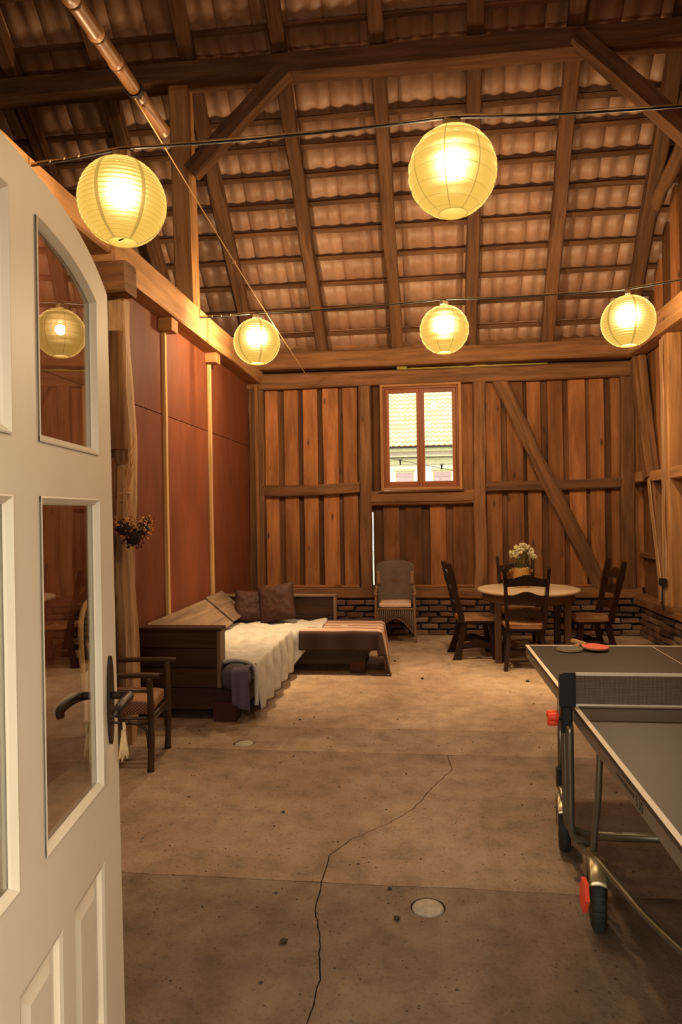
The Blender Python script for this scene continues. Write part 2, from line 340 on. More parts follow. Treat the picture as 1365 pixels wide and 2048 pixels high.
    def prism(s, poly, fn, t0, t1, grain=(1, 0, 0)):
        k = len(poly); vs = [fn(x, y, t0) for x, y in poly] + [fn(x, y, t1) for x, y in poly]
        fs = [tuple(range(k - 1, -1, -1)), tuple(range(k, 2 * k))] + [(i, (i + 1) % k, k + (i + 1) % k, k + i) for i in range(k)]
        return s.add(vs, fs, grain)
    def mesh(s, name, mat, smooth=False, recalc=True):
        me = bpy.data.meshes.new(name); me.from_pydata([tuple(v) for v in s.v], [], s.f)
        if recalc:
            bm = bmesh.new(); bm.from_mesh(me); bmesh.ops.recalc_face_normals(bm, faces=bm.faces); bm.to_mesh(me); bm.free()
        uvl = me.uv_layers.new(name='UVMap'); ox, oy = random.uniform(0, 50), random.uniform(0, 50)
        for p in me.polygons:
            if p.index in s.uv and len(s.uv[p.index]) == p.loop_total:
                d = {}
                for vi, q in zip(s.f[p.index], s.uv[p.index]): d[vi] = q
                for li in p.loop_indices: uvl.data[li].uv = d[me.loops[li].vertex_index]
            else:
                g = s.g[p.index]; wv = p.normal.cross(g)
                if wv.length < 0.2: g = V((1, 0, 0)) if abs(p.normal.x) < 0.7 else V((0, 1, 0)); wv = p.normal.cross(g)
                wv.normalize()
                for li in p.loop_indices:
                    co = me.vertices[me.loops[li].vertex_index].co; uvl.data[li].uv = (co.dot(g) + ox, co.dot(wv) + oy)
        if smooth: me.polygons.foreach_set('use_smooth', [True] * len(me.polygons))
        me.materials.append(mat if not isinstance(mat, str) else M[mat]); me.update()
        return me
    def build(s, name, mat, parent=None, smooth=False, loc=None, rz=0.0):
        return link(name, s.mesh(name, mat, smooth), parent, loc, rz)
def link(name, me, parent=None, loc=None, rz=0.0):
    o = bpy.data.objects.new(name, me); COL.objects.link(o)
    if parent: o.parent = parent
    if loc is not None: o.location = loc
    if rz: o.rotation_euler = (0, 0, rz)
    return o
def tag(o, label=None, cat=None, group=None, kind=None):
    for k, v in (('label', label), ('category', cat), ('group', group), ('kind', kind)):
        if v: o[k] = v
    return o
def thing(name, label, cat, loc=(0, 0, 0), rz=0.0, group=None):
    o = link(name, None, None, loc, rz); return tag(o, label, cat, group)
def struct(name, label):
    o = link(name, None); o['kind'] = 'structure'; o['label'] = label; return o
def dup(o, parent=None):
    c = o.copy(); COL.objects.link(c)
    if parent: c.parent = parent
    for ch in o.children: dup(ch, c)
    return c
def ray(x, y):
    return CR @ V(((x - 682.5) / 1365, -(y - 1024) / 1365, -1))
def atY(x, y, Y): d = ray(x, y); return V((0, 0, CAM_H)) + d * (Y / d.y)
def beam(name, p0, p1, wd, ht, mat, parent, up=(0, 0, 1), jit=0.012, c=0.015, seg=None):
    n = seg or max(2, int((V(p1) - V(p0)).length / 0.25))
    return MB().bar(p0, p1, wd, ht, up, c, n, jit).build(name, mat, parent)
def smooth_path(pts, n=8):
    pts = [V(p) for p in pts]; out = []
    P = [pts[0]] + pts + [pts[-1]]
    for i in range(1, len(P) - 2):
        for k in range(n):
            t = k / n; a, b, c, d = P[i - 1], P[i], P[i + 1], P[i + 2]
            out.append(0.5 * ((2 * b) + (c - a) * t + (2 * a - 5 * b + 4 * c - d) * t * t + (3 * b - a - 3 * c + d) * t ** 3))
    out.append(pts[-1]); return out

# ================================================================== FLOOR
XL, XR, YB, YF = -2.25, 2.75, 8.9, 0.72
floor = MB().box((-6.6, -0.2, -0.3), (3.2, 9.4, -0.022)).build('floor', 'crumb')
tag(floor, 'worn concrete floor with slab joints and a long crack', kind='structure')
def wig(x0, x1, y, n, a, sd):
    return [(x0 + (x1 - x0) * i / n, y + a * mnoise.noise((i * 0.7, sd, 0.3))) for i in range(n + 1)]
crack_lo = [(-0.37, 0.4), (-0.36, 1.2), (-0.39, 1.75), (-0.381, 2.136), (-0.371, 2.341), (-0.403, 2.56), (-0.448, 2.752), (-0.454, 2.955)]
crack_hi = [(-0.454, 2.965), (-0.449, 3.198), (-0.37, 3.352), (-0.181, 3.557), (-0.053, 3.748), (0.062, 4.063), (0.175, 4.305), (0.158, 4.56)]
def jag(pts, sd, amp=0.012):
    out = []
    for (a, b) in zip(pts, pts[1:]):
        n = max(2, int(math.hypot(b[0] - a[0], b[1] - a[1]) / 0.035))
        for i in range(n):
            t = i / n; x = a[0] + (b[0] - a[0]) * t; y = a[1] + (b[1] - a[1]) * t
            out.append((x + amp * mnoise.noise((y * 21, x * 13, sd)), y + amp * mnoise.noise((x * 19, y * 23, sd + 5))))
    out.append(pts[-1]); return out
cl, ch = jag(crack_lo, 1), jag(crack_hi, 2)
def off(pts, s):
    return [(x + s * (0.0022 + 0.0022 * abs(mnoise.noise((x * 9, y * 9, 1.7)))), y) for x, y in pts]
j3 = wig(-6.5, 3.1, 2.96, 60, 0.010, 3.0); j2 = wig(-6.5, 3.1, 4.57, 60, 0.010, 5.0); j1 = wig(-6.5, 3.1, 5.07, 60, 0.008, 8.0)
def cutj(j, lo, hi, dy): return [(x, y + dy) for x, y in j if lo < x < hi]
slabs = {}
g = 0.002
A = off(cl, -1); slabs['a'] = [(-6.5, 0.4)] + A[:-1] + [(A[-1][0], 2.955)] + list(reversed(cutj(j3, -6.6, A[-1][0] - 0.01, -g)))
B = off(cl, 1); slabs['b'] = [(3.1, 0.4)] + list(reversed(cutj(j3, B[-1][0] + 0.01, 3.2, -g)))[:] + list(reversed(B))
A = off(ch, -1); slabs['c'] = cutj(j3, -6.6, A[0][0] - 0.01, g) + A + list(reversed(cutj(j2, -6.6, A[-1][0] - 0.01, -g)))
B = off(ch, 1); slabs['d'] = B + cutj(j2, B[-1][0] + 0.01, 3.2, -g) + list(reversed(cutj(j3, B[0][0] + 0.01, 3.2, g)))
slabs['e'] = cutj(j2, -6.6, 3.2, g) + list(reversed(cutj(j1, -6.6, 3.2, -g)))
slabs['f'] = cutj(j1, -6.6, 3.2, g) + [(3.1, 9.3), (-6.5, 9.3)]
holes = [(0.008, 2.81, 0.072), (-1.258, 4.69, 0.076)]
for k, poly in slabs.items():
    me = MB().prism(poly, lambda x, y, t: (x, y, t), -0.022, 0.0).mesh('slab', 'floor_near_dim' if k in 'ab' else 'floor_mid' if k in 'cd' else 'floor_e' if k == 'e' else 'floor')
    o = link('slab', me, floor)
    for (hx, hy, hr) in holes:
        if (k == 'b' and hy < 3) or (k == 'e' and hy > 4):
            prof = [(hr * (1 + 0.05 * math.sin(3 * q)), -0.2) for q in range(2)]
            cut = MB().lathe([(hr, -0.2), (hr, 0.2)], 40, (hx, hy, 0)).build('cut', 'floor')
            bo = o.modifiers.new('b', 'BOOLEAN'); bo.object = cut; bo.solver = 'EXACT'
            bpy.context.view_layer.update()
            dg = bpy.context.evaluated_depsgraph_get(); nm = bpy.data.meshes.new_from_object(o.evaluated_get(dg))
            o.modifiers.clear(); o.data = nm; bpy.data.objects.remove(cut)
def plug(x, y, r, tilt, label):
    mb = MB(); vs = []; n = 36
    prof = [(r * 0.90, -0.0216), (r * 0.91, -0.006), (r * 0.84, 0.002), (r * 0.45, 0.005), (0.001, 0.005)]
    mb.lathe(prof, n)
    for v in mb.v: v.z += tilt * v.x + (0.0015 * mnoise.noise((v.x * 40, v.y * 40, r)) if v.z > -0.02 else 0)
    o = mb.build('concrete_plug', 'plug', None, True, (x, y, 0)); tag(o, label, 'floor plug')
plug(0.008, 2.81, 0.072, 0.0, 'round pale concrete plug set in the floor near the crack and table wheel')
plug(-1.258, 4.69, 0.076, 0.08, 'round concrete plug sunk tilted in the floor before the corner sofa')

# ================================================================== BACK WALL
wb_ = struct('wall_back', 'half-timbered back wall of upright boards on a low brick plinth')
BY = 8.985     # front face of the proud boards
def wall_board(parent, x0, x1, z0, z1, y, th, mat='board', axis='X', wob=0.006):
    # upright board with slightly wavy edges; local coords so that Object Random varies
    n = 7; mb = MB(); sd = random.uniform(0, 99); vs = []
    for i in range(n + 1):
        z = z0 + (z1 - z0) * i / n
        a = x0 + wob * mnoise.noise((z * 1.1, sd, 0)); b = x1 + wob * mnoise.noise((z * 1.1, sd, 7))
        for (x, yy) in ((a, y), (b, y), (b, y + th), (a, y + th)):
            vs.append((x, yy, z) if axis == 'X' else (yy, x, z))
    fs = [(3, 2, 1, 0), (n * 4, n * 4 + 1, n * 4 + 2, n * 4 + 3)]
    for i in range(n):
        for j in range(4): fs.append((i * 4 + j, i * 4 + (j + 1) % 4, (i + 1) * 4 + (j + 1) % 4, (i + 1) * 4 + j))
    return mb.add(vs, fs, (0, 0, 1)).build('board', mat, parent)
def bay(parent, x0, x1, z0, z1, pitch, fw, y, axis='X', sgn=1, gap_at=None, zt=None):
    n = max(1, round((x1 - x0) / pitch)); p = (x1 - x0) / n
    for i in range(n):
        c = x0 + (i + 0.5) * p + random.uniform(-0.012, 0.012); w_ = fw * random.uniform(0.9, 1.1) * p / pitch
        zz = z1 if zt is None else zt(c) ; zz2 = z1 if zt is None else zt(c - p / 2)
        wall_board(parent, c - w_ / 2, c + w_ / 2, z0, zz, y, sgn * 0.038, axis=axis, wob=0.010)
        b0 = x0 + i * p
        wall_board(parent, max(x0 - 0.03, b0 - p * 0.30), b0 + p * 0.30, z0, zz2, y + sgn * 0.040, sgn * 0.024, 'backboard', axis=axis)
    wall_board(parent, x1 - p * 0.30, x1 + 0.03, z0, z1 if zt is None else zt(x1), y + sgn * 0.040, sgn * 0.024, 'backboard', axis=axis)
bay(wb_, -2.10, -0.76, 0.60, 3.33, 0.262, 0.185, BY)
bay(wb_, 0.83, 2.90, 0.60, 3.33, 0.275, 0.200, BY)
MB().box((-2.4, 9.07, 3.22), (2.95, 9.11, 3.64)).build('backing_board', 'beam', wb_)
MB().box((-2.4, 8.99, 3.60), (2.95, 9.03, 4.02)).build('eave_board', 'beam', wb_)
# bay with the window
wall_board(wb_, -0.602, -0.47, 1.73, 3.33, BY + 0.02, 0.024); wall_board(wb_, 0.50, 0.70, 1.73, 3.33, BY + 0.02, 0.024)
wall_board(wb_, -0.72, -0.585, 1.60, 3.33, BY + 0.046, 0.02, 'backboard')
MB().box((-2.45, 9.05, 0.0), (-2.06, 9.09, 3.5)).build('backing_board', 'beam', wb_)
MB().box((2.55, 9.06, 0.0), (3.0, 9.10, 3.5)).build('backing_board', 'beam', wb_)
xs = [-0.613, -0.48, -0.275, -0.19, 0.02, 0.13, 0.33, 0.43, 0.71]
for i in range(len(xs) - 1):
    front = i % 2 == 1
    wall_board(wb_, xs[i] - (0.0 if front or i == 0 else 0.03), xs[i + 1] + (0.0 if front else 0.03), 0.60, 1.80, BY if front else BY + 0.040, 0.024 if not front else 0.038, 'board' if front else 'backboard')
# frame timbers
for x, wd in ((-2.165, 0.20), (-0.705, 0.155), (0.770, 0.160), (2.60, 0.17)):
    beam('post', (x, 8.975, 0.60), (x + 0.01, 8.975, 3.30), wd, 0.15, 'beam', wb_, up=(0, 1, 0), jit=0.02)
beam('sill_beam', (-2.3, 8.99, 0.545), (2.75, 8.99, 0.545), 0.18, 0.14, 'beam', wb_)
beam('rail', (-2.07, 8.965, 1.915), (-0.78, 8.965, 1.915), 0.12, 0.14, 'beam', wb_, jit=0.02)
beam('rail', (-0.63, 8.965, 1.795), (0.70, 8.965, 1.80), 0.12, 0.15, 'beam', wb_, jit=0.02)
beam('rail', (-0.63, 8.94, 1.705), (0.70, 8.94, 1.71), 0.06, 0.035, 'board', wb_, jit=0.004)
beam('rail', (0.85, 8.965, 1.905), (2.52, 8.965, 1.92), 0.12, 0.125, 'beam', wb_, jit=0.02)
beam('brace', (1.02, 8.945, 3.28), (2.26, 8.945, 0.62), 0.165, 0.09, 'beam', wb_, up=(0, 1, 0), jit=0.025)
beam('tie_beam', (-2.35, 8.97, 3.345), (2.75, 8.97, 3.345), 0.19, 0.19, 'beam', wb_, jit=0.012)
beam('plate_beam', (-2.3, 8.86, 3.585), (2.62, 8.86, 3.585), 0.22, 0.215, 'plate', wb_, jit=0.014)
beam('skirting_lath', (-2.08, 8.945, 0.628), (-0.80, 8.945, 0.628), 0.05, 0.04, 'board', wb_, jit=0.004)
beam('skirting_lath', (-0.62, 8.945, 0.628), (2.5, 8.945, 0.628), 0.05, 0.04, 'board', wb_, jit=0.004)
# left bay of the barn (behind the panelled wall) and wall above the plate
MB().box((-6.4, 8.98, 0), (-2.32, 9.10, 3.7)).build('bay_lining', 'beam', wb_)
# brick plinth
brick_me = []
for k in range(10):
    mb = MB().box((-0.113, -0.05, -0.031), (0.113, 0.05, 0.031), (1, 0, 0), 0.006, 0.0)
    for v in mb.v: v += V((mnoise.noise((k, v.x * 30, v.z * 30)), mnoise.noise((k + 9, v.x * 30, v.z * 40)), mnoise.noise((k + 4, v.x * 20, v.y * 40)))) * 0.016
    brick_me.append(mb.mesh('brick', 'brick'))
MB().box((-2.3, 8.955, 0), (2.9, 9.10, 0.475)).build('plinth_core', 'mortar', wb_)
for c in range(6):
    z = 0.036 + c * 0.0765; x = -2.3 + (0.12 if c % 2 else 0.0)
    while x < 2.7:
        if x > -1.35:
            o = link('brick', random.choice(brick_me), wb_, (x + 0.12, 8.962 + random.uniform(-0.024, 0.014), z + random.uniform(-0.006, 0.006)), random.uniform(-0.06, 0.06)); o.scale = (random.uniform(0.86, 1.0), 1, random.uniform(0.85, 1.05))
        x += 0.238 + random.uniform(-0.004, 0.008)
# yellow foam that squeezes out above the window
fo = MB(); fo.tube([(x, 8.91 + 0.01 * mnoise.noise((x * 9, 0, 0)), 3.457 + 0.008 * mnoise.noise((x * 7, 4, 0))) for x in [-0.25 + 0.09 * i for i in range(22)]], [0.010 + 0.012 * abs(mnoise.noise((i * 1.3, 2, 1))) for i in range(22)], 6)
fo.box((-0.27, 8.84, 3.44), (-0.14, 8.90, 3.475)); o = fo.build('foam_bead', 'foam', wb_, True); o['label'] = 'yellow foam squeezed out between the beams'

# ---- window
win = struct('window_1', 'two-sash wooden window looking at a tiled house')
X0, X1, Z0, Z1 = -0.478, 0.528, 1.90, 3.245
def ring(mb, x0, x1, z0, z1, wd, y0, y1, c=0.004):
    mb.box((x0, y0, z0), (x0 + wd, y1, z1), None, c); mb.box((x1 - wd, y0, z0), (x1, y1, z1), None, c)
    mb.box((x0 + wd, y0, z0), (x1 - wd, y1, z0 + wd), None, c); mb.box((x0 + wd, y0, z1 - wd), (x1 - wd, y1, z1), None, c)
    return mb
ring(MB(), X0 - 0.02, X1 + 0.02, Z0 - 0.02, Z1 + 0.02, 0.035, 8.89, 8.94).build('casing', 'tie', win)
ring(MB(), X0, X1, Z0, Z1, 0.045, 8.925, 9.02).build('window_frame', 'winframe', win)
xm = (X0 + X1) / 2
for (a, b) in ((X0 + 0.045, xm - 0.002), (xm + 0.002, X1 - 0.045)):
    sh = ring(MB(), a, b, Z0 + 0.045, Z1 - 0.045, 0.050, 8.945, 8.985).build('sash', 'winframe', win)
    MB().box((a + 0.046, 8.962, Z0 + 0.09), (b - 0.046, 8.966, Z1 - 0.09)).build('pane', 'winglass', sh)
MB().box((xm - 0.02, 8.925, Z0 + 0.05), (xm + 0.02, 8.95, Z1 - 0.05), None, 0.006).build('cover_strip', 'winframe', win)
MB().bar((X0 - 0.05, 8.90, Z0 - 0.035), (X1 + 0.04, 8.90, Z0 - 0.03), 0.06, 0.022, c=0.004).build('window_sill', 'board', win)

# ================================================================== LEFT WALL
wl = struct('wall_left', 'left wall of red-brown hardboard panels under a heavy tie beam')
ys = [0.75, 1.95, 3.25, 4.58, 5.87, 7.18, 8.93]
for a, b in zip(ys, ys[1:]):
    for z0, z1 in ((0.0, 2.505), (2.512, 3.40)):
        MB().box((-2.30, a + 0.002, z0), (-2.262, b - 0.002, z1), (0, 0, 1)).build('panel', 'panel', wl)
for y in (5.87, 7.18, 3.25, 1.95):
    MB().bar((-2.245, y, 0.0), (-2.245, y, 3.30), 0.045, 0.035, (1, 0, 0), 0.003, 8, 0.003).build('batten', 'lath', wl)
    MB().box((-2.265, y - 0.085, 3.24), (-2.14, y + 0.07, 3.37), None, 0.008).build('bearing_block', 'tie', wl)
beam('tie_beam', (-2.235, 4.62, 3.495), (-2.19, 8.95, 3.465), 0.25, 0.27, 'tie', wl, jit=0.014, c=0.012)
beam('tie_beam', (-2.27, 0.6, 3.58), (-2.25, 4.70, 3.56), 0.21, 0.19, 'tie', wl, jit=0.012)
MB().bar((-2.5, 4.70, 3.66), (-2.19, 8.9, 3.63), 0.02, 0.02).build('board_edge', 'tie', wl)
beam('corbel_beam', (-3.4, 4.60, 3.25), (-1.98, 4.56, 3.27), 0.19, 0.22, 'beam', wl, jit=0.012)
# rough hewn post
pm = MB(); pm.bar((-2.14, 4.66, 0.0), (-2.13, 4.70, 3.16), 0.17, 0.19, (0, 1, 0), 0.035, 26, 0.05); pm.build('post', 'pale_beam', wl)
pm = MB(); pm.bar((-2.20, 4.615, 0.0), (-2.20, 4.60, 3.14), 0.10, 0.14, (0, 1, 0), 0.03, 20, 0.05); pm.build('post', 'beam', wl)
MB().bar((-2.08, 4.555, 2.08), (-2.08, 4.555, 2.90), 0.13, 0.06, (0, 1, 0), 0.02, 8, 0.03).build('splinter_plank', 'beam', wl)
MB().bar((-2.13, 8.86, 0.0), (-2.13, 8.86, 3.3), 0.05, 0.06, (0, 1, 0), 0.005, 8, 0.006).build('corner_lath', 'beam', wl)

# ================================================================== RIGHT WALL
wr = struct('wall_right', 'right gable wall of upright boards and timbers on a brick plinth')
MS = 1.157
def Zr(y): return 3.70 + MS * (8.8 - y) if y > 4.8 else 3.70 + MS * (8.8 - 4.8) - MS * (4.8 - y)
bay(wr, YF, 9.02, 0.52, 3.4, 0.26, 0.185, 2.80, axis='Y', sgn=1, zt=lambda y: Zr(y) + 0.30)
beam('sill_beam', (2.80, 0.7, 0.475), (2.76, 9.0, 0.475), 0.24, 0.12, 'beam', wr, jit=0.02)
beam('tie_beam', (2.72, 0.7, 3.61), (2.68, 8.9, 3.61), 0.22, 0.26, 'tie', wr, jit=0.012)
beam('rail', (2.75, 0.7, 1.97), (2.74, 8.95, 1.98), 0.13, 0.13, 'tie', wr, jit=0.025)
for y in (7.77, 5.6, 3.4):
    beam('post', (2.745, y, 0.53), (2.74, y, 3.50), 0.19, 0.17, 'tie', wr, up=(1, 0, 0), jit=0.012)
    MB().bar((2.652, y + 0.045, 0.53), (2.647, y + 0.05, 3.45), 0.09, 0.014, (1, 0, 0), 0.004, 30, 0.012).build('lit_face_strip', 'pale_beam', wr)  # pale strip paints the lit inner face of the post
beam('brace', (2.72, 8.72, 3.45), (2.735, 7.98, 0.53), 0.12, 0.10, 'beam', wr, up=(1, 0, 0), jit=0.015)
MB().bar((2.668, 8.44, 2.25), (2.682, 8.01, 0.55), 0.085, 0.014, (1, 0, 0), 0.004, 24, 0.014, taper=1.3).build('lit_face_strip', 'pale_beam', wr)  # pale wood stands in for light on the brace's inner face
beam('brace', (2.69, 8.86, 3.45), (2.70, 8.38, 1.95), 0.15, 0.11, 'beam', wr, up=(1, 0, 0), jit=0.025)
beam('rail', (2.76, 8.15, 1.02), (2.76, 8.92, 1.02), 0.06, 0.07, 'beam', wr, jit=0.01)
MB().box((2.765, 0.7, 0), (2.95, 9.1, 0.42)).build('plinth_core', 'mortar', wr)
for c in range(5):
    z = 0.036 + c * 0.0765; y = 8.93 - (0.12 if c % 2 else 0.0)
    while y > 4.9:
        link('brick', random.choice(brick_me), wr, (2.772 + random.uniform(-0.02, 0.012), y - 0.12, z + random.uniform(-0.003, 0.003)), PI / 2 + random.uniform(-0.04, 0.04))
        y -= 0.238 + random.uniform(-0.004, 0.01)
# round knotted brace high in the gable
lm = MB(); lm.tube([(2.62 - 0.02 * mnoise.noise((t, 0, 0)), 8.75 - 1.75 * t, 4.62 + 0.55 * t + 0.05 * mnoise.noise((t * 4, 1, 0))) for t in [i / 12 for i in range(13)]], [0.075 + 0.012 * mnoise.noise((i * 0.8, 3, 2)) for i in range(13)], 10)
lm.build('log_brace', 'beam', wr, True)

# ================================================================== FRONT WALL (behind the camera) and far gable
wf = struct('wall_front', 'front wall with the open doorway')
for lo, hi in (((-6.4, 0.45, 0), (-0.80, 0.70, 3.7)), ((0.47, 0.45, 0), (3.0, 0.70, 3.7)), ((-0.80, 0.45, 2.46), (0.47, 0.70, 3.7))):
    MB().box(lo, hi).build('wall_panel', 'plaster', wf)
wg = struct('wall_gable', 'far gable wall of the next bay')
MB().prism([(0.45, 0), (9.1, 0), (9.1, 3.7), (4.8, 8.6), (0.45, 3.7)], lambda y, z, t: (t, y, z), -6.5, -6.4).build('wall_panel', 'beam', wg)

# ================================================================== ROOF
roof = struct('ceiling', 'open roof of rafters and battens with pantiles seen from below')
NR = V((0, MS, 1)).normalized(); SL = V((0, 1, -MS)).normalized()     # outward normal, down-slope
def RP(x, y, o=0.0): return V((x, y, Zr(y))) + NR * o
RX = [-5.0, -4.06, -3.10, -2.165, -1.228, -0.257, 0.691, 1.633, 2.60]
for x in RX:
    jx = 0.085 / 2.0
    beam('rafter', RP(x, 8.92, 0.065), RP(x - jx * 4.0, 4.80, 0.065), 0.15, 0.14, 'rafter', roof, up=NR, jit=0.016, seg=16)
BYS = [5.70, 6.00, 6.27, 6.55, 6.86, 7.092, 7.267, 7.458, 7.653, 7.854, 8.063, 8.274, 8.489, 8.707, 8.913]
for y in BYS:
    yy = y - 0.02
    MB().bar(RP(-5.6, yy, 0.158), RP(2.95, yy, 0.158), 0.055, 0.038, NR, 0.003, 34, 0.007).build('batten', 'rafter', roof)
# pantiles: a two-roll profile, each tile hooked over its batten
tile_cache = {}
def tile_mesh(L):
    key = round(L, 3)
    if key in tile_cache: return tile_cache[key]
    mb = MB(); n = 12; wdt = 0.363; vs = []
    for (s, lift) in ((0.0, 0.0), (L, 0.030)):
        for th in (0.0, 0.012):
            for i in range(n + 1):
                x = -wdt / 2 + wdt * i / n; ph = 2 * PI * (i / n) * 2
                vs.append((x, s, lift + th + 0.014 * math.cos(ph) + (0.004 if i in (0, n) else 0)))
    k = n + 1; fs = []
    for i in range(n):
        fs += [(i, i + 1, 2 * k + i + 1, 2 * k + i), (k + i, 3 * k + i, 3 * k + i + 1, k + i + 1), (i, k + i, k + i + 1, i + 1), (2 * k + i, 2 * k + i + 1, 3 * k + i + 1, 3 * k + i)]
    fs += [(0, 2 * k, 3 * k, k), (n, k + n, 3 * k + n, 2 * k + n)]
    me = mb.add(vs, fs, (0, 1, 0)).mesh('tile', 'tile'); me.polygons.foreach_set('use_smooth', [True] * len(me.polygons))
    tile_cache[key] = me; return me
TM = Matrix((( 1, 0, 0), (0, SL.y, NR.y), (0, SL.z, NR.z))).to_4x4()
ntile = 0; rest = MB()
for r in range(len(BYS) - 1, -1, -1):
    ya = BYS[r - 1] if r else 5.4
    yb = BYS[r]
    # a tile hooked on batten r-1 and running past batten r
    top = RP(0, ya - 0.035, 0.196); L = (RP(0, yb, 0) - RP(0, ya, 0)).length + 0.07
    me = tile_mesh(L)
    ncol = 25; x = 3.08
    for c in range(ncol):
        cx = x - 0.18 - c * 0.36
        if ntile < 300 and ya > 6.2 and cx > -4.8:
            o = link('tile', me, roof); o.matrix_world = Matrix.Translation((cx, top.y, top.z)) @ TM
            o.location.x += random.uniform(-0.002, 0.002); ntile += 1
        else:
            mt = Matrix.Translation((cx, top.y, top.z)) @ TM
            rest.add([mt @ v.co for v in me.vertices], [list(p.vertices) for p in me.polygons], (0, 1, 0))
o = rest.build('tile_rows', 'tile', roof, True); o['kind'] = 'stuff'
print('TILES', ntile)
# upper roof part, front slope
for y0, y1 in ((4.8, 5.40), (0.4, 4.8)):
    p = [RP(-6.5, y0), RP(2.95, y0), RP(2.95, y1), RP(-6.5, y1)]
    nn = NR if y0 > 4.7 else V((0, -MS, 1)).normalized()
    q = [a + nn * 0.22 for a in p]; q2 = [a + nn * 0.25 for a in p]
    MB().add(q + q2, [(0, 1, 2, 3), (4, 7, 6, 5), (0, 4, 5, 1), (1, 5, 6, 2), (2, 6, 7, 3), (3, 7, 4, 0)]).build('roof_slope', 'tile', roof)
p = [RP(-6.5, 5.3, .22), RP(-5.6, 5.3, .22), RP(-5.6, 9.1, .22), RP(-6.5, 9.1, .22)]
MB().add(p + [a + NR * .03 for a in p], [(0, 1, 2, 3), (4, 7, 6, 5), (0, 4, 5, 1), (1, 5, 6, 2), (2, 6, 7, 3), (3, 7, 4, 0)]).build('roof_slope', 'tile', roof)
for x in RX:
    beam('rafter', (x, 0.6, Zr(0.6) + .05), (x, 4.8, Zr(4.8) + .05), 0.15, 0.14, 'rafter', roof, up=(0, -MS, 1), seg=8)
PY = 6.70
beam('purlin', (-6.4, PY, 6.04), (2.9, PY, 6.02), 0.20, 0.22, 'rafter', roof, jit=0.015, seg=30)
beam('purlin', (-6.4, 2.9, 6.02), (2.9, 2.9, 6.0), 0.20, 0.22, 'rafter', roof, jit=0.015, seg=20)
beam('roof_post', (-2.31, 6.74, 3.62), (-2.36, 6.74, 5.95), 0.20, 0.19, 'tie', roof, up=(0, 1, 0), jit=0.015)
beam('roof_brace', (-2.22, 6.62, 5.03), (-1.25, 6.62, 5.97), 0.17, 0.13, 'rafter', roof, up=(0, 1, 0), jit=0.02)
beam('roof_brace', (1.52, 6.62, 6.02), (2.62, 6.62, 4.92), 0.17, 0.13, 'rafter', roof, up=(0, 1, 0), jit=0.02)
beam('roof_post', (2.66, 6.74, 3.70), (2.66, 6.74, 5.95), 0.18, 0.18, 'rafter', roof, up=(0, 1, 0), jit=0.015)

# ================================================================== DOOR
dv = ray(648, 1021); dv.z = 0; dv.normalize(); nrm = V((dv.y, -dv.x, 0)); DO = -0.615
door = struct('door_1', 'cream arched glazed door standing open into the barn')
door.matrix_world = Matrix(((dv.x, -nrm.x, 0, nrm.x * DO), (dv.y, -nrm.y, 0, nrm.y * DO), (0, 0, 1, 0), (0, 0, 0, 1)))
TH = 0.036; SC = 1.43
def fe(z): return 1.985 + max(0, (2.26 - z)) * 0.028
def arch_o(s): return 2.376 - 0.118 * (abs(s - SC) / 0.56) ** 3
def arch_i(s): return 2.283 - 0.072 * (abs(s - SC) / 0.45) ** 3
dp = lambda s, z, t: (s, t, z)
lf = MB()
HG = 0.86
def P4(s0, s1, z0, z1): lf.prism([(s0, z0), (s1, z0), (s1, z1), (s0, z1)], dp, 0, TH, (0, 0, 1))
so = [1.88 + (1.985 - 1.88) * i / 6 for i in range(7)]
lf.prism([(1.88, 0.005), (fe(0), 0.005), (fe(2.26), 2.26)] + [(s, arch_o(s)) for s in reversed(so[:-1])], dp, 0, TH, (0, 0, 1))
sl_ = [HG + (0.98 - HG) * i / 6 for i in range(7)]
lf.prism([(HG, 0.005), (0.98, 0.005)] + [(s, arch_o(s)) for s in reversed(sl_)], dp, 0, TH, (0, 0, 1))
for a, b in ((1.492, 1.88), (0.98, 1.362)):
    ss = [a + (b - a) * i / 14 for i in range(15)]
    lf.prism([(s, arch_i(s)) for s in ss] + [(s, arch_o(s)) for s in reversed(ss)], dp, 0, TH, (1, 0, 0))
    P4(a, b, 1.672, 1.79)
ss = [1.362 + (1.492 - 1.362) * i / 6 for i in range(7)]
lf.prism([(1.362, 0.886), (1.492, 0.886)] + [(s, arch_o(s)) for s in reversed(ss)], dp, 0, TH, (0, 0, 1))
PAN = [(1.652, 1.884 - 0.006), (1.36, 1.582), (1.06, 1.285)]
lf.prism([(0.98, 0.68), (1.88, 0.68), (1.88, 0.886), (0.98, 0.886)], dp, 0, TH, (1, 0, 0))
P4(0.98, 1.88, 0.005, 0.236)
for a, b in ((0.98, 1.06), (1.285, 1.36), (1.582, 1.652)): P4(a, b, 0.236, 0.68)
lf.build('leaf', 'cream', door)
def loopring(mb, outer, inner, y0, y1):
    k = len(outer); vs = [(s, y0, z) for s, z in outer] + [(s, y1, z) for s, z in inner]
    mb.add(vs, [(i, (i + 1) % k, k + (i + 1) % k, k + i) for i in range(k)], (1, 0, 0))
def inset(poly, d):
    cx = sum(p[0] for p in poly) / len(poly); k = len(poly); out = []
    for i in range(k):
        a, b, c = poly[i - 1], poly[i], poly[(i + 1) % k]
        e1 = V((b[0] - a[0], b[1] - a[1])).normalized(); e2 = V((c[0] - b[0], c[1] - b[1])).normalized()
        n1 = V((-e1.y, e1.x)); n2 = V((-e2.y, e2.x)); m = (n1 + n2); m = m / max(0.3, m.dot(n1)) if m.length > 1e-6 else n1
        out.append((b[0] + m.x * d, b[1] + m.y * d))
    return out
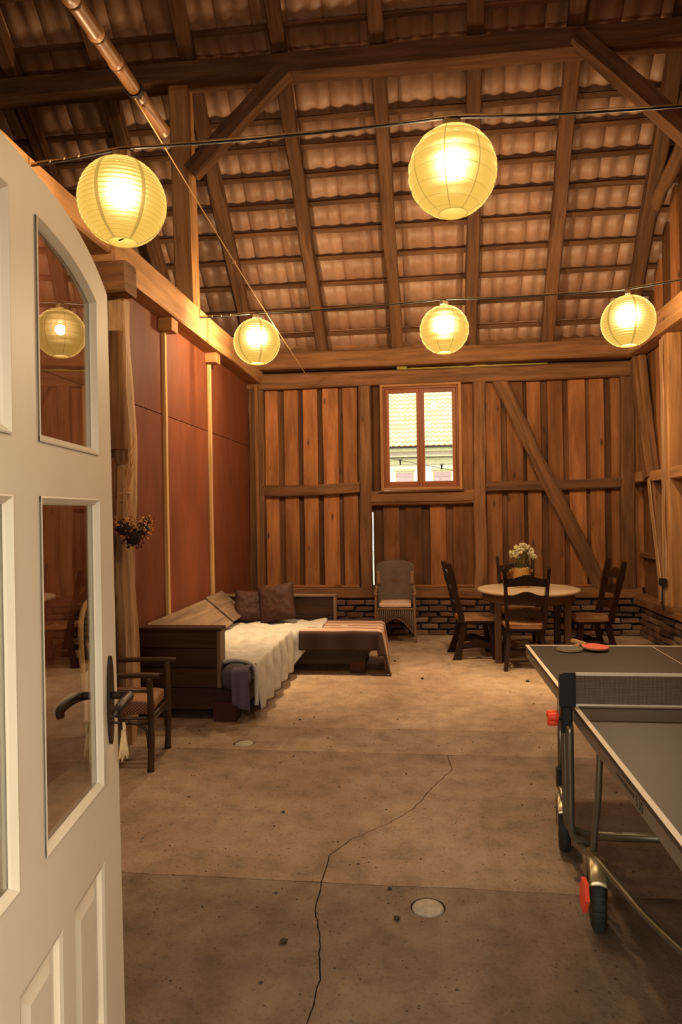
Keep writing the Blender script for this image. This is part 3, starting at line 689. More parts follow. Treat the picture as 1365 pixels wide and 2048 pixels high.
def panes(a, b):
    ss = [b - (b - a) * i / 14 for i in range(15)]
    yield [(a, 1.79), (b, 1.79)] + [(s, arch_i(s)) for s in ss]
    yield [(a, 0.886), (b, 0.886), (b, 1.672), (a, 1.672)]
for a, b in ((1.492, 1.88), (0.98, 1.362)):
    for poly in panes(a, b):
        bd = MB(); i1 = inset(poly, 0.004); i2 = inset(poly, 0.016); i3 = inset(poly, 0.019)
        loopring(bd, poly, i1, -0.004, -0.005); loopring(bd, i1, i2, -0.005, 0.006); loopring(bd, i2, i3, 0.006, 0.011)
        loopring(bd, i3, i2, 0.015, 0.027); loopring(bd, i2, poly, 0.027, TH)
        bead = bd.build('glazing_bead', 'cream', door)
        MB().prism(inset(poly, 0.014), dp, 0.0115, 0.0145).build('pane', 'glass', door)
for a, b in PAN:
    poly = [(a, 0.236), (b, 0.236), (b, 0.68), (a, 0.68)]; mb = MB()
    q = [inset(poly, d) for d in (0.0, 0.012, 0.016, 0.034, 0.062)]
    loopring(mb, q[0], q[1], 0.0, 0.004); loopring(mb, q[1], q[2], 0.004, 0.016); loopring(mb, q[2], q[3], 0.016, 0.018); loopring(mb, q[3], q[4], 0.018, 0.006)
    mb.add([(s, 0.006, z) for s, z in q[4]], [(0, 1, 2, 3)]); mb.add([(s, TH - 0.01, z) for s, z in q[0]], [(3, 2, 1, 0)])
    mb.build('raised_panel', 'cream', door)
# lock plate, levers, hinges
def ell(s, z, rs, rz, y0, y1):
    return [(s + rs * math.cos(2 * PI * i / 28), z + rz * math.sin(2 * PI * i / 28)) for i in range(28)]
for y0, y1, sg in ((-0.008, 0.0, -1), (TH, TH + 0.008, 1)):
    pl_ = MB().prism(ell(1.945, 1.105, 0.022, 0.125, 0, 0), dp, y0, y1).build('lock_plate', 'iron', door)
    yb = y0 if sg < 0 else y1
    lv = smooth_path([(1.945, yb, 1.118), (1.945, yb + sg * 0.035, 1.118), (1.93, yb + sg * 0.052, 1.118), (1.87, yb + sg * 0.056, 1.12), (1.815, yb + sg * 0.056, 1.115), (1.80, yb + sg * 0.05, 1.10)], 5)
    n_ = len(lv); MB().tube(lv, [0.010 + 0.004 * math.sin(PI * i / (n_ - 1)) for i in range(n_)], 10).build('lever', 'iron', pl_, True)
MB().tube([(1.945, -0.03, 1.04), (1.945, 0.0, 1.04)], 0.004, 8).build('key', 'iron', door)
for z in (0.4, 1.9):
    MB().tube([(HG - 0.005, 0.0, z - 0.06), (HG - 0.005, 0.0, z + 0.06)], 0.012, 10).build('hinge', 'iron', door)
D2W = door.matrix_world
def tassel():
    t = thing('key_tassel', 'frayed straw-coloured rope tassel hanging from the key of the cream door', 'tassel', D2W @ V((1.948, -0.038, 1.04)))
    mb = MB()
    mb.tube([(0, 0, 0.0), (0.004, -0.003, -0.018), (0, 0, -0.026)], [0.004, 0.005, 0.004], 8); mb.build('cord_loop', 'rope', t, True)
    for dx, ln in ((-0.009, 0.105), (0.006, 0.095)):
        mb = MB()
        for k in range(9):
            a = 2 * PI * k / 9; r = 0.004
            mb.tube([(dx * 0.2 + r * math.cos(a) * .5, r * math.sin(a) * .5, -0.022), (dx * .6 + r * math.cos(a), r * math.sin(a), -ln * 0.6), (dx + 1.7 * r * math.cos(a), 1.7 * r * math.sin(a), -ln + 0.006 * math.sin(k * 2.1))], 0.0024, 5)
        mb.build('strand', 'rope', t, True)
tassel()

# ================================================================== LANTERNS
def lantern(label, loc, fine, bare=0.0, watts=1000.0):
    t = thing('paper_lantern', label, 'lantern', loc, bare, 'round paper lanterns on the cables')
    R_ = 0.23; n = 40
    def prof(th): return (R_ * math.sin(th), R_ * 0.985 * math.cos(th))
    th0, th1 = 0.03, PI - 0.33
    nr = 25 if fine else 9
    pts = []; N = nr * 4
    for i in range(N + 1):
        u = i / N; th = th0 + (th1 - th0) * u; r, z = prof(th)
        sc = (0.0022 if fine else 0.0065) * abs(math.sin(PI * u * nr)); pts.append((r * (1 - 0.0) - (0.0022 if fine else 0.0065) + sc, z))
    MB().lathe(pts, n, cap=False).build('paper_shade', 'paper' if watts < 2000 else 'paper2', t, True)
    r_, z_ = prof(th1); MB().lathe([(r_, z_ + 0.001), (r_ * 0.5, z_ + 0.001), (0.0005, z_ + 0.001)], 28, cap=False).build('bottom_paper', 'paperthin', t)
    # one continuous wire rib
    turns = nr; sp = []
    K = turns * 30
    for i in range(K + 1):
        u = i / K; th = th0 + (th1 - th0) * u; r, z = prof(th)
        a = 2 * PI * turns * u; tilt = 0.0 if fine else 0.055
        th2 = min(th1, max(th0, th + tilt * math.cos(a + 1.1 * math.sin(u * 9)))); r, z = prof(th2)
        sp.append((r * 1.003 * math.cos(a), r * 1.003 * math.sin(a), z * 1.003))
    MB().tube(sp, 0.0011, 4).build('wire_rib', 'ribwire', t)
    for k in range(6 if fine else 8):
        a = 2 * PI * (k + 0.35) / (6 if fine else 8); wd = 0.011 if fine else 0.0035; vs = []
        for i in range(25):
            th = th0 + (th1 - th0) * i / 24; r, z = prof(th); r *= 1.006; z *= 1.006
            for sgn in (-1, 1):
                ww = wd * (0.35 + 0.65 * math.sin(th)); vs.append((r * math.cos(a) - sgn * ww * math.sin(a), r * math.sin(a) + sgn * ww * math.cos(a), z))
        MB().add(vs, [(2 * i, 2 * i + 1, 2 * i + 3, 2 * i + 2) for i in range(24)]).build('paper_seam', 'paperseam', t, True)
    for th in (0.22, th1):
        r, z = prof(th); MB().tube([(r * math.cos(2 * PI * i / 28), r * math.sin(2 * PI * i / 28), z) for i in range(28)], 0.0022, 6, True).build('rim_wire', 'ribwire', t, True)
    MB().bar((-0.06, 0, prof(th0)[1]), (0.06, 0, prof(th0)[1]), 0.004, 0.004).build('wire_stretcher', 'lath', t)
    MB().box((-0.042, -0.02, 0.235), (0.042, 0.02, 0.275), None, 0.004).build('cable_box', 'socket', t)
    MB().lathe([(0.018, 0.10), (0.022, 0.12), (0.022, 0.17), (0.012, 0.185), (0.006, 0.24)], 14).build('lamp_holder', 'black', t, True)
    ld = bpy.data.lights.new('bulb_light', 'POINT'); ld.energy = watts; ld.color = BULB_COL; ld.shadow_soft_size = 0.045
    lo = bpy.data.objects.new('bulb_light', ld); COL.objects.link(lo); lo.parent = t; lo.location = (0, 0, 0.035)
    return t
LN = {'nl': ((-1.556, 3.498, 3.296), True, 'yellow close-ribbed paper lantern hanging nearest the cream door and bamboo pole'),
      'nc': ((0.194, 3.597, 3.378), False, 'large loosely ribbed paper lantern on the near cable, highest in view'),
      'fl': ((-1.578, 6.618, 3.31), True, 'close-ribbed paper lantern at the left end of the far cable by the tie beam'),
      'fc': ((0.253, 6.483, 3.31), False, 'loosely ribbed paper lantern in the middle of the far cable above the window'),
      'fr': ((1.856, 6.296, 3.262), True, 'close-ribbed paper lantern at the right end of the far cable by the gable wall')}
for i, (k, (p, fine, lab)) in enumerate(LN.items()):
    lantern(lab, p, fine, 0.3 * i, BULB_NEAR if k[0] == 'n' else BULB_FAR)
    if k == 'nl': LT = p
o = MB().bar((LT[0] + 0.0, LT[1] - 0.055, LT[2] - 0.226), (LT[0] + 0.085, LT[1] - 0.02, LT[2] - 0.178), 0.006, 0.006).build('loose_wire', 'iron'); tag(o, 'short dark wire end poking out below the lantern by the door', 'wire')
def cable(label, pts, lab2):
    t = thing('lantern_cable', label, 'cable', pts[0])
    o0 = V(pts[0]); path = []
    P = [V(p) - o0 for p in pts]
    for a, b in zip(P, P[1:]):
        for i in range(10):
            u = i / 10; q = a.lerp(b, u); q.z -= 0.035 * (b - a).length * 0.25 * 4 * u * (1 - u); path.append(q)
    path.append(P[-1])
    MB().tube(path, 0.006, 6).build('black_cord', 'black', t, True)
    MB().tube([q + V((0, 0, 0.012 + 0.004 * math.sin(i))) for i, q in enumerate(path)], 0.0035, 6).build('tension_wire', 'wirecream', t, True)
    d = (P[1] - P[0])
    for k in range(3):
        q = P[0] + d * (0.22 + 0.16 * k) ; MB().lathe([(0.006, -0.009), (0.011, -0.004), (0.011, 0.004), (0.006, 0.009)], 10, q + V((0, 0, 0.004)), 'X').build('wire_clamp', 'socket', t, True)
    return t
def top(k): return V(LN[k][0]) + V((0, 0, 0.285))
cable('black lamp cord and cream wire of the near lantern row', [(-2.13, 3.60, 3.585), top('nl'), top('nc'), (1.36, 3.65, 3.655), (2.62, 3.70, 3.68)], '')
cable('black lamp cord and cream wire of the far lantern row', [(-2.10, 6.42, 3.52), top('fl'), top('fc'), top('fr'), (2.60, 6.1, 3.60)], '')
# bamboo pole and its rope
A_ = atY(327, 262, 3.9); B_ = atY(140, -8, 2.72)
bp = thing('bamboo_pole', 'hanging bamboo pole tied with rope under the roof', 'pole', A_)
dB = (B_ - A_); E_ = dB * 1.7; LB = E_.length; nn = 0; t0 = 0.0
segs = [0.0, 0.19, 0.35, 0.46, 0.58, 0.74, 0.86, 1.0]
for a, b in zip(segs, segs[1:]):
    p0, p1 = E_ * a, E_ * b; m_ = 8
    pts = [p0.lerp(p1, i / m_) for i in range(m_ + 1)]
    MB().tube(pts, [0.036 + 0.005 * (abs(2 * i / m_ - 1) ** 6) for i in range(m_ + 1)], 14).build('bamboo_joint', 'bamboo', bp, True)
tie = MB()
ed = E_.normalized(); side = ed.cross(V((0, 0, 1))).normalized(); up2 = side.cross(ed)
tie.tube([E_ * (0.216 + 0.004 * i / 10) + (side * math.cos(i * 0.7) + up2 * math.sin(i * 0.7)) * 0.043 for i in range(46)], 0.004, 5); tie.build('rope_lashing', 'iron', bp, True)
RS = A_ + E_ * 0.224 - V((0, 0, 0.043)); RE = atY(627, 772, 8.845)
rp = thing('slack_rope', 'thin cord running from the bamboo pole down to the back wall beam', 'rope', RS)
MB().tube(smooth_path([V((0, 0, 0)), (RE - RS) * 0.33 + V((0, 0, -0.03)), (RE - RS) * 0.66 + V((0, 0, -0.02)), RE - RS], 8), 0.0045, 6).build('cord', 'rope', rp, True)
MB().tube([(RE - RS) * 0.335 + V((0.012 * math.cos(k), 0, 0.012 * math.sin(k) - 0.03)) for k in range(7)], 0.004, 5).build('knot', 'rope', rp, True)
hp = A_ + E_ * 0.97
hr = thing('hanging_rope', 'rope holding the upper end of the bamboo pole, outside the view', 'rope', hp)
MB().tube([(0, 0, 0.04), (0, 0, Zr(hp.y) - hp.z)], 0.006, 6).build('cord', 'rope', hr, True)

# ================================================================== CORNER SOFA
sofa = thing('corner_sofa', 'dark plank corner sofa frame standing in the left back corner', 'sofa', (-1.85, 6.4, 0))
SO = V((-1.85, 6.4, 0))
def sb(name, lo, hi, mat='sofa', c=0.004, parent=sofa): return MB().box(V(lo) - SO, V(hi) - SO, None, c).build(name, mat, parent)
# near end arm: three planks, cap and inner side board
for i, (z0, z1) in enumerate(((0.255, 0.405), (0.41, 0.56), (0.565, 0.70))):
    sb('plank', (-2.235, 5.20, z0), (-1.60, 5.225, z1))
sb('arm_cap', (-2.235, 5.19, 0.70), (-1.565, 5.34, 0.725))
sb('arm_side', (-1.60, 5.195, 0.255), (-1.57, 5.335, 0.70), 'sofa_top')
sb('plank', (-2.235, 5.31, 0.255), (-1.60, 5.335, 0.70))
sb('base_plank', (-2.235, 5.195, 0.085), (-1.455, 5.225, 0.25))
sb('base_plank', (-1.43, 5.225, 0.085), (-1.405, 6.83, 0.25))
sb('base_block', (-1.625, 5.17, 0.0), (-1.445, 5.30, 0.15), 'redblock')
sb('base_block', (-2.22, 5.24, 0.0), (-2.10, 5.36, 0.085))
sb('bed_board', (-2.235, 5.225, 0.235), (-1.41, 7.50, 0.255))
# sloping back boards along the red wall
def slope_board(y0, y1, dz):
    a = V((-2.238, y0, 0.715 + dz)); b = V((-1.945, y0, 0.47 + dz)); nn_ = V((0.64, 0, 0.77)) * 0.022
    vs = [a, b, b + nn_, a + nn_]; vs += [q + V((0, y1 - y0, 0)) for q in vs]
    MB().add([q - SO for q in vs], [(0, 3, 2, 1), (4, 5, 6, 7), (0, 1, 5, 4), (1, 2, 6, 5), (2, 3, 7, 6), (3, 0, 4, 7)], (0, 1, 0)).build('back_board', 'sofa_top', sofa)
slope_board(5.345, 6.86, 0.0); slope_board(6.875, 7.46, 0.02)
# far back along the back wall side
for z0, z1 in ((0.255, 0.47), (0.475, 0.68)): sb('plank', (-2.16, 7.47, z0), (-0.965, 7.50, z1))
sb('back_cap', (-2.235, 7.46, 0.68), (-0.93, 7.56, 0.705), 'sofa_top'); sb('back_end', (-0.965, 7.455, 0.20), (-0.935, 7.56, 0.68), 'sofa_top')
sb('base_plank', (-1.405, 6.80, 0.085), (-0.56, 6.83, 0.25)); sb('base_plank', (-0.59, 6.83, 0.085), (-0.56, 7.50, 0.25))
sb('base_block', (-0.72, 6.79, 0.0), (-0.565, 6.90, 0.12), 'redblock'); sb('base_block', (-0.72, 7.38, 0.0), (-0.58, 7.50, 0.085))
sb('bed_board', (-1.405, 6.83, 0.235), (-0.56, 7.50, 0.255))
def rounded(lo, hi, r, nx=18, ny=18, puff=0.015, sd=0.0):
    """soft cushion: a box pulled towards a super-ellipsoid"""
    mb = MB(); c = (V(lo) + V(hi)) / 2; h = (V(hi) - V(lo)) / 2; bm = bmesh.new()
    bmesh.ops.create_cube(bm, size=2.0); bmesh.ops.subdivide_edges(bm, edges=bm.edges, cuts=9, use_grid_fill=True)
    vs = []
    for v in bm.verts:
        p = V((v.co.x * h.x, v.co.y * h.y, v.co.z * h.z)); q = V([max(-(h[i] - r), min(h[i] - r, p[i])) for i in range(3)])
        d = p - q
        if d.length > 1e-6: p = q + d.normalized() * min(r, d.length if d.length < r else r)
        k = (1 - (p.x / h.x) ** 2) * (1 - (p.y / h.y) ** 2)
        p.z += puff * k * (1 if p.z > 0 else -0.2)
        p += V((mnoise.noise(p * 5 + V((sd, 0, 0))), mnoise.noise(p * 5 + V((0, sd, 4))), mnoise.noise(p * 4 + V((4, 0, sd))))) * 0.006
        vs.append(c + p)
    bm.verts.index_update(); fs = [[v.index for v in f.verts] for f in bm.faces]; bm.free()
    return mb.add(vs, fs, (0, 1, 0))
o = rounded((-1.975, 5.36, 0.258), (-1.335, 7.44, 0.415), 0.05).build('mattress', 'mattress', None, True); tag(o, 'long mattress under the crumpled white sheet on the sofa', 'mattress')
o = rounded((-1.325, 6.77, 0.258), (-0.455, 7.44, 0.41), 0.05, sd=5).build('mattress', 'mattress', None, True); tag(o, 'short mattress under the striped brown blanket on the sofa', 'mattress')
o = rounded((-1.562, 5.085, 0.258), (-1.335, 5.352, 0.43), 0.08, sd=3).build('bolster', 'darkcush', None, True); tag(o, 'mauve and charcoal rolled cushion at the near end of the sofa', 'cushion')
# purple cover hanging at the end
def pur(u, v):
    x = -1.56 + 0.245 * u; d = v * 0.42
    fold = 0.012 * math.sin(u * 17 + 2 * v)
    if d < 0.10: return (x, 5.20 - d + 0.0, 0.438 + 0.006 * math.sin(u * 8))
    e = d - 0.10; return (x + 0.03 * e, 5.082 - 0.02 - fold * e * 3 - 0.03 * math.sin(min(1, e / 0.1) * PI / 2) * 0.3, 0.436 - e * (1.0 - 0.25 * (1 - u)))
pm = MB(); pm.grid(lambda u, v: pur(0.45 + 0.55 * u, v), 14, 18)
o = pm.build('mauve_cloth', 'purple', None, True); tag(o, 'mauve cotton cloth hanging over the near end of the sofa mattress', 'cloth')
o.modifiers.new('th', 'SOLIDIFY').thickness = 0.004
# white sheet
def sheet(u, v):
    y = 5.28 + 2.12 * u; ln = 1.06 * v
    x = -2.0 + ln; z = 0.436
    wr = 0.026 * mnoise.noise((x * 4.5, y * 3.2, 1.0)) + 0.018 * mnoise.noise((x * 10 + y * 3, y * 7, 3.0)) + 0.016 * abs(mnoise.noise((x * 15 + y * 11, y * 10 - x * 5, 7.0)))
    xe = -1.325
    if y > 6.70: f = min(1, (y - 6.70) / 0.12)
    else: f = 0.0
    if x > xe:
        e = x - xe
        hang = V((xe + 0.014 + 0.05 * (1 - math.exp(-e * 9)) + 0.022 * math.sin(y * 21 + e * 6) * min(1, e * 5), y - 0.10 * e, z - max(0, e - 0.02) * 0.98))
        flat = V((xe + e * 0.8, y, z + wr))
        p = hang.lerp(flat, f)
        if f < 1: p.z = max(p.z, 0.03)
    else: p = V((x, y, z + wr * min(1, (xe - x) * 8 + 0.3)))
    return p + V((0.0, 0.012 * mnoise.noise((x * 6, y * 2, 9)), 0))
sm = MB(); sm.grid(sheet, 90, 56)
o = sm.build('bed_sheet', 'sheet', None, True); tag(o, 'crumpled off-white sheet spread over the long sofa mattress', 'sheet')
o.modifiers.new('th', 'SOLIDIFY').thickness = 0.005
sm = MB(); sm.tube(smooth_path([(-1.56, 5.255, 0.445), (-1.50, 5.245, 0.462), (-1.42, 5.245, 0.462), (-1.35, 5.25, 0.445), (-1.305, 5.255, 0.39), (-1.298, 5.24, 0.26), (-1.292, 5.22, 0.12)], 5), 0.017, 8)
o = sm.build('sheet_roll', 'sheet', o, True)
# striped blanket
def blanket(u, v):
    s = 1.28 * u; t = 1.02 * v          # s along X from -1.22, t from the front hem
    xs_ = -1.22 + s; Xe, Ye, zt = -0.435, 6.745, 0.428
    ty = Ye - 0.27 + t
    dx = max(0.0, xs_ - Xe); dy = max(0.0, Ye - ty)
    wv = 0.006 * mnoise.noise((xs_ * 5, ty * 5, 2))
    x = min(xs_, Xe); y = max(ty, Ye); z = zt + wv
    def drop(e): return (min(e, 0.05) * 0.35 + max(0, e - 0.05))
    if dx > 0 and dy > 0:
        d = math.hypot(dx, dy); a = math.atan2(dy, dx)
        x += (0.035 + 0.20 * d) * math.cos(a) ; y -= (0.035 + 0.20 * d) * math.sin(a); z -= drop(max(dx, dy) * 0.97)
    elif dx > 0:
        k = 0.018 * math.sin(ty * 26) * min(1, dx * 4); x += 0.035 * min(1, dx / 0.05) + 0.10 * dx + k; z -= drop(dx)
    elif dy > 0:
        k = 0.014 * math.sin(xs_ * 19) * min(1, dy * 4); y -= 0.035 * min(1, dy / 0.05) + 0.06 * dy + k; z -= drop(dy) * 0.75
    return (x, y, max(0.012, z))
bmx = MB(); bmx.grid(blanket, 64, 50)
o = bmx.build('striped_blanket', 'stripes', None, True); tag(o, 'brown blanket with peach stripes draped over the short end of the sofa', 'blanket')
o.modifiers.new('th', 'SOLIDIFY').thickness = 0.006
def pillow(label, loc, rot, sz, th):
    mb = MB(); n = 22
    for sgn in (1, -1):
        def fn(u, v):
            x, y = 2 * u - 1, 2 * v - 1
            k = max(0, (1 - x ** 4) * (1 - y ** 4)) ** 0.55
            pin = 1 - 0.10 * (1 - abs(x)) * 0 - 0.07 * (1 - x * x) * abs(y) ** 3 - 0.07 * (1 - y * y) * abs(x) ** 3
            wr = 0.016 * mnoise.noise((x * 3, y * 3, 5 * sgn + loc[0])) + 0.016 * mnoise.noise((x * 8 + y * 3, y * 7, sgn + loc[0]))
            return (x * sz / 2 * pin, y * sz / 2 * pin, sgn * (th / 2 * k + wr * k))
        mb.grid(fn, n, n)
    o = mb.build('cushion', 'pillow', None, True); o.location = loc; o.rotation_euler = rot; tag(o, label, 'cushion', 'brown cushions on the sofa')
    m = o.modifiers.new('w', 'WELD'); m.merge_threshold = 0.002
pillow('dark brown cushion with sheen leaning in the sofa corner', (-1.86, 7.30, 0.600), (math.radians(66), 0.08, 0.22), 0.36, 0.14)
pillow('taller dark brown cushion leaning at the middle of the sofa back', (-1.545, 7.22, 0.645), (math.radians(70), -0.20, -0.12), 0.42, 0.16)

# ================================================================== BAMBOO ARMCHAIR
ac = thing('rattan_armchair', 'dark bamboo armchair with patterned seat and hooped back, behind the door', 'chair', (-1.995, 4.325, 0), -PI / 2 + 0.12)
HW = 0.215
for sx in (-1, 1):
    MB().tube(smooth_path([(sx * HW, 0.255, 0.0), (sx * HW, 0.262, 0.2), (sx * HW, 0.262, 0.42), (sx * (HW + 0.01), 0.255, 0.60)], 5), [0.021 + 0.003 * (i % 5 == 0) for i in range(16)], 10).build('leg', 'rattan', ac, True)
    MB().tube(smooth_path([(sx * 0.19, -0.155, 0.0), (sx * 0.19, -0.15, 0.25), (sx * 0.20, -0.165, 0.45)], 5), 0.020, 10).build('leg', 'rattan', ac, True)
    MB().tube(smooth_path([(sx * (HW + 0.012), 0.315, 0.607), (sx * (HW + 0.012), 0.24, 0.612), (sx * (HW + 0.02), 0.05, 0.612), (sx * 0.230, -0.12, 0.62), (sx * 0.215, -0.15, 0.68)], 6), [0.018] * 25, 10).build('arm', 'rattan', ac, True)
    for k, (z, y1) in enumerate(((0.335, -0.15), (0.305, -0.15), (0.51, -0.12))):
        MB().tube([(sx * (HW if k < 2 else HW + 0.008), 0.25, z), (sx * 0.197, y1, z)], 0.011, 8).build('side_rail', 'rattan', ac, True)
    MB().tube(smooth_path([(sx * HW, 0.245, 0.15), (sx * HW, 0.225, 0.27), (sx * HW, 0.12, 0.315)], 5), 0.010, 8).build('corner_bracket', 'rattan', ac, True)
    MB().tube(smooth_path([(sx * HW, 0.262, 0.15), (sx * (HW - 0.035), 0.262, 0.27), (sx * (HW - 0.12), 0.262, 0.315)], 5), 0.010, 8).build('corner_bracket', 'rattan', ac, True)
for y, z in ((0.258, 0.335), (0.258, 0.305), (-0.15, 0.335)):
    MB().tube([(-0.21, y, z), (0.21, y, z)], 0.011, 8).build('cross_rail', 'rattan', ac, True)
hoop = smooth_path([(-0.185, -0.145, 0.36), (-0.215, -0.16, 0.60), (-0.21, -0.175, 0.86), (-0.13, -0.18, 1.02), (0.02, -0.18, 1.06), (0.15, -0.175, 1.03), (0.24, -0.165, 0.90), (0.235, -0.155, 0.62), (0.19, -0.145, 0.36)], 7)
MB().tube(hoop, 0.018, 10).build('back_hoop', 'lath', ac, True)
MB().tube([q * 0.86 + V((0, -0.01, 0.10)) for q in hoop], 0.008, 8).build('back_hoop', 'rattan', ac, True)
for z in (0.52, 0.64, 0.76, 0.88): MB().tube(smooth_path([(-0.175, -0.185, z), (0, -0.215, z + 0.03), (0.175, -0.185, z)], 6), 0.004, 6).build('back_cane', 'lath', ac, True)
bw = MB(); bw.grid(lambda u, v: (-0.17 + 0.34 * u, -0.165 - 0.04 * (1 - (2 * u - 1) ** 2) - 0.03 * v, 0.38 + v * (0.45 + 0.17 * math.sqrt(max(0, 1 - (2 * u - 1) ** 2)))), 16, 16); o = bw.build('woven_back', 'wicker', ac, True); o.modifiers.new('t', 'SOLIDIFY').thickness = 0.008
rounded((-0.19, -0.14, 0.345), (0.19, 0.25, 0.435), 0.025, puff=0.012).build('seat_cushion', 'seatweave', ac, True)
for sx in (0.215 + 0.012,):
    def tow(u, v):
        a = v * 0.62; yy = -0.095 + 0.10 * (u - 0.5) + 0.008 * math.sin(u * 12)
        if a < 0.30: return (sx + 0.022 + 0.006 * math.sin(u * 14 + 2) * (1 - a / .3), yy, 0.635 - (0.30 - a) - 0.0)
        if a < 0.36: b = (a - 0.30) / 0.06 * PI; return (sx + 0.022 * math.cos(b), yy, 0.635 + 0.022 * math.sin(b) - 0.004)
        return (sx - 0.022, yy, 0.635 - (a - 0.36))
    tw = MB(); tw.grid(tow, 10, 40); o = tw.build('towel', 'whitecloth', None, True); o.location = (-1.995, 4.325, -0.005); o.rotation_euler = (0, 0, -PI / 2 + 0.12)
    tag(o, 'white towel hung over the arm of the bamboo armchair, seen through the door glass', 'towel'); o.modifiers.new('t', 'SOLIDIFY').thickness = 0.004

# ================================================================== WICKER CHAIR
wc = thing('wicker_chair', 'grey-brown wicker armchair with arched skirt and pink seat pad against the back wall', 'chair', (-0.325, 8.55, 0), PI + 0.02)
# faces the camera: local +Y is the front
wk = MB()
def wback(u, v):
    x = 2 * u - 1; hgt = 0.92 + 0.055 * (1 - x * x); z = 0.40 + v * (hgt - 0.40)
    return (x * (0.215 + 0.02 * v), -0.19 - 0.10 * v + 0.05 * x * x, z)
wk.grid(wback, 26, 30); o = wk.build('woven_back', 'wickerback', wc, True); o.modifiers.new('t', 'SOLIDIFY').thickness = 0.02
bmk = MB(); bmk.tube([wback(i / 30, 1.0) for i in range(31)], 0.015, 8); bmk.build('back_rim', 'wicker', wc, True)
for k in range(27):
    u = k / 26; MB().tube([V(wback(u, j / 8)) + V((0, 0.012, 0)) for j in range(9)], 0.0045, 5).build('back_strand', 'wickerlight', wc, True) if k % 2 == 0 else None
# diamond of lighter weave
dm = MB(); dm.grid(lambda u, v: V(wback(0.5 + 0.19 * (u + v - 1), 0.58 + 0.055 * (u - v))) + V((0, 0.018, 0)), 8, 8); o = dm.build('weave_diamond', 'wickerlight', wc, True); o.modifiers.new('t', 'SOLIDIFY').thickness = 0.006
for sx in (-1, 1):
    MB().tube([V(wback(0.5 + sx * 0.47, 0.52 + 0.32 * j / 8)) + V((0, 0.02, 0)) for j in range(9)], 0.026, 10).build('wrapped_upright', 'wickerlight', wc, True)
    MB().tube(smooth_path([(sx * 0.245, 0.17, 0.0), (sx * 0.240, 0.18, 0.25), (sx * 0.235, 0.185, 0.50), (sx * 0.235, 0.18, 0.585)], 5), [0.015, 0.018] * 8, 10).build('leg', 'wickerlight', wc, True)
    MB().tube([(sx * 0.22, -0.19, 0.0), (sx * 0.22, -0.19, 0.42)], 0.018, 10).build('leg', 'wicker', wc, True)
    MB().tube(smooth_path([(sx * 0.235, 0.19, 0.588), (sx * 0.245, 0.08, 0.60), (sx * 0.245, -0.08, 0.60), (sx * 0.232, -0.19, 0.66), (sx * 0.225, -0.235, 0.80)], 6), 0.020, 10).build('arm', 'wickerlight', wc, True)
    sd_ = MB(); sd_.grid(lambda u, v, sx=sx: (sx * 0.235, -0.18 + 0.36 * u, 0.10 + 0.25 * (abs(2 * u - 1) < 0.8) * math.sqrt(max(0, 1 - ((2 * u - 1) / 0.8) ** 2)) * (1 - v) + v * 0.48), 14, 8); o = sd_.build('side_panel', 'wicker', wc, True); o.modifiers.new('t', 'SOLIDIFY').thickness = 0.01
    ball = MB(); ball.lathe([(0.002, -0.024), (0.018, -0.016), (0.026, 0), (0.018, 0.016), (0.002, 0.024)], 12, (sx * 0.235, 0.185, 0.592)); ball.build('arm_knob', 'wickerlight', wc, True)
def skz(x): return 0.12 + 0.185 * max(0, 1 - (abs(x) / 0.215) ** 1.8)
sk = MB(); sk.grid(lambda u, v: (-0.225 + 0.45 * u, 0.188, skz(-0.225 + 0.45 * u) + v * (0.425 - skz(-0.225 + 0.45 * u))), 30, 8); o = sk.build('skirt', 'wickerback', wc, True); o.modifiers.new('t', 'SOLIDIFY').thickness = 0.01
for k in range(17):
    x = -0.21 + 0.42 * k / 16; MB().tube([(x, 0.197, skz(x)), (x, 0.199, 0.40)], 0.0055, 6).build('skirt_cane', 'wickerlight', wc, True)
MB().tube([(-0.225 + 0.45 * i / 24, 0.195, skz(-0.225 + 0.45 * i / 24)) for i in range(25)], 0.007, 6).build('skirt_edge', 'wickerlight', wc, True)
MB().tube([(-0.225, 0.195, 0.415), (0.225, 0.195, 0.415)], 0.013, 8).build('seat_rim', 'wickerlight', wc, True)
MB().box((-0.22, -0.19, 0.41), (0.22, 0.185, 0.428), None, 0.004).build('seat', 'wicker', wc)
o = rounded((-0.20, -0.17, 0.43), (0.20, 0.195, 0.485), 0.02, puff=0.008).build('seat_pad', 'pink', None, True); o.location = (-0.325, 8.55, 0); o.rotation_euler = (0, 0, PI + 0.02); tag(o, 'thin faded pink seat pad on the wicker chair', 'cushion')

# ================================================================== DINING SET
TC = V((1.155, 7.60, 0))
tb = thing('dining_table', 'round pale-topped dining table with square brown legs', 'table', TC)
MB().lathe([(0.52, 0.722), (0.54, 0.727), (0.545, 0.74), (0.54, 0.752), (0.525, 0.755)], 64).build('tabletop', 'ttop', tb)
MB().lathe([(0.475, 0.63), (0.485, 0.63), (0.485, 0.722), (0.475, 0.722)], 64, cap=False).build('apron', 'tleg', tb)
for sx, sy in ((-1, -1), (1, -1), (1, 1), (-1, 1)):
    MB().box((sx * 0.355 - 0.035, sy * 0.265 - 0.035, 0.0), (sx * 0.355 + 0.035, sy * 0.265 + 0.035, 0.722), None, 0.006).build('leg', 'tleg', tb)
def wavy(x0, x1, zt, hgt, amp, y, th, n=24, crest=1):
    poly = []
    top_ = [(x0 + (x1 - x0) * i / n, zt + amp * math.cos(2 * PI * (i / n - 0.5) * 1.25 * crest) * 1.0) for i in range(n + 1)]
    bot = [(x, zt - hgt + amp * 0.35 * math.cos(2 * PI * (i / n - 0.5))) for i, (x, _) in enumerate(top_)]
    return bot + list(reversed(top_))
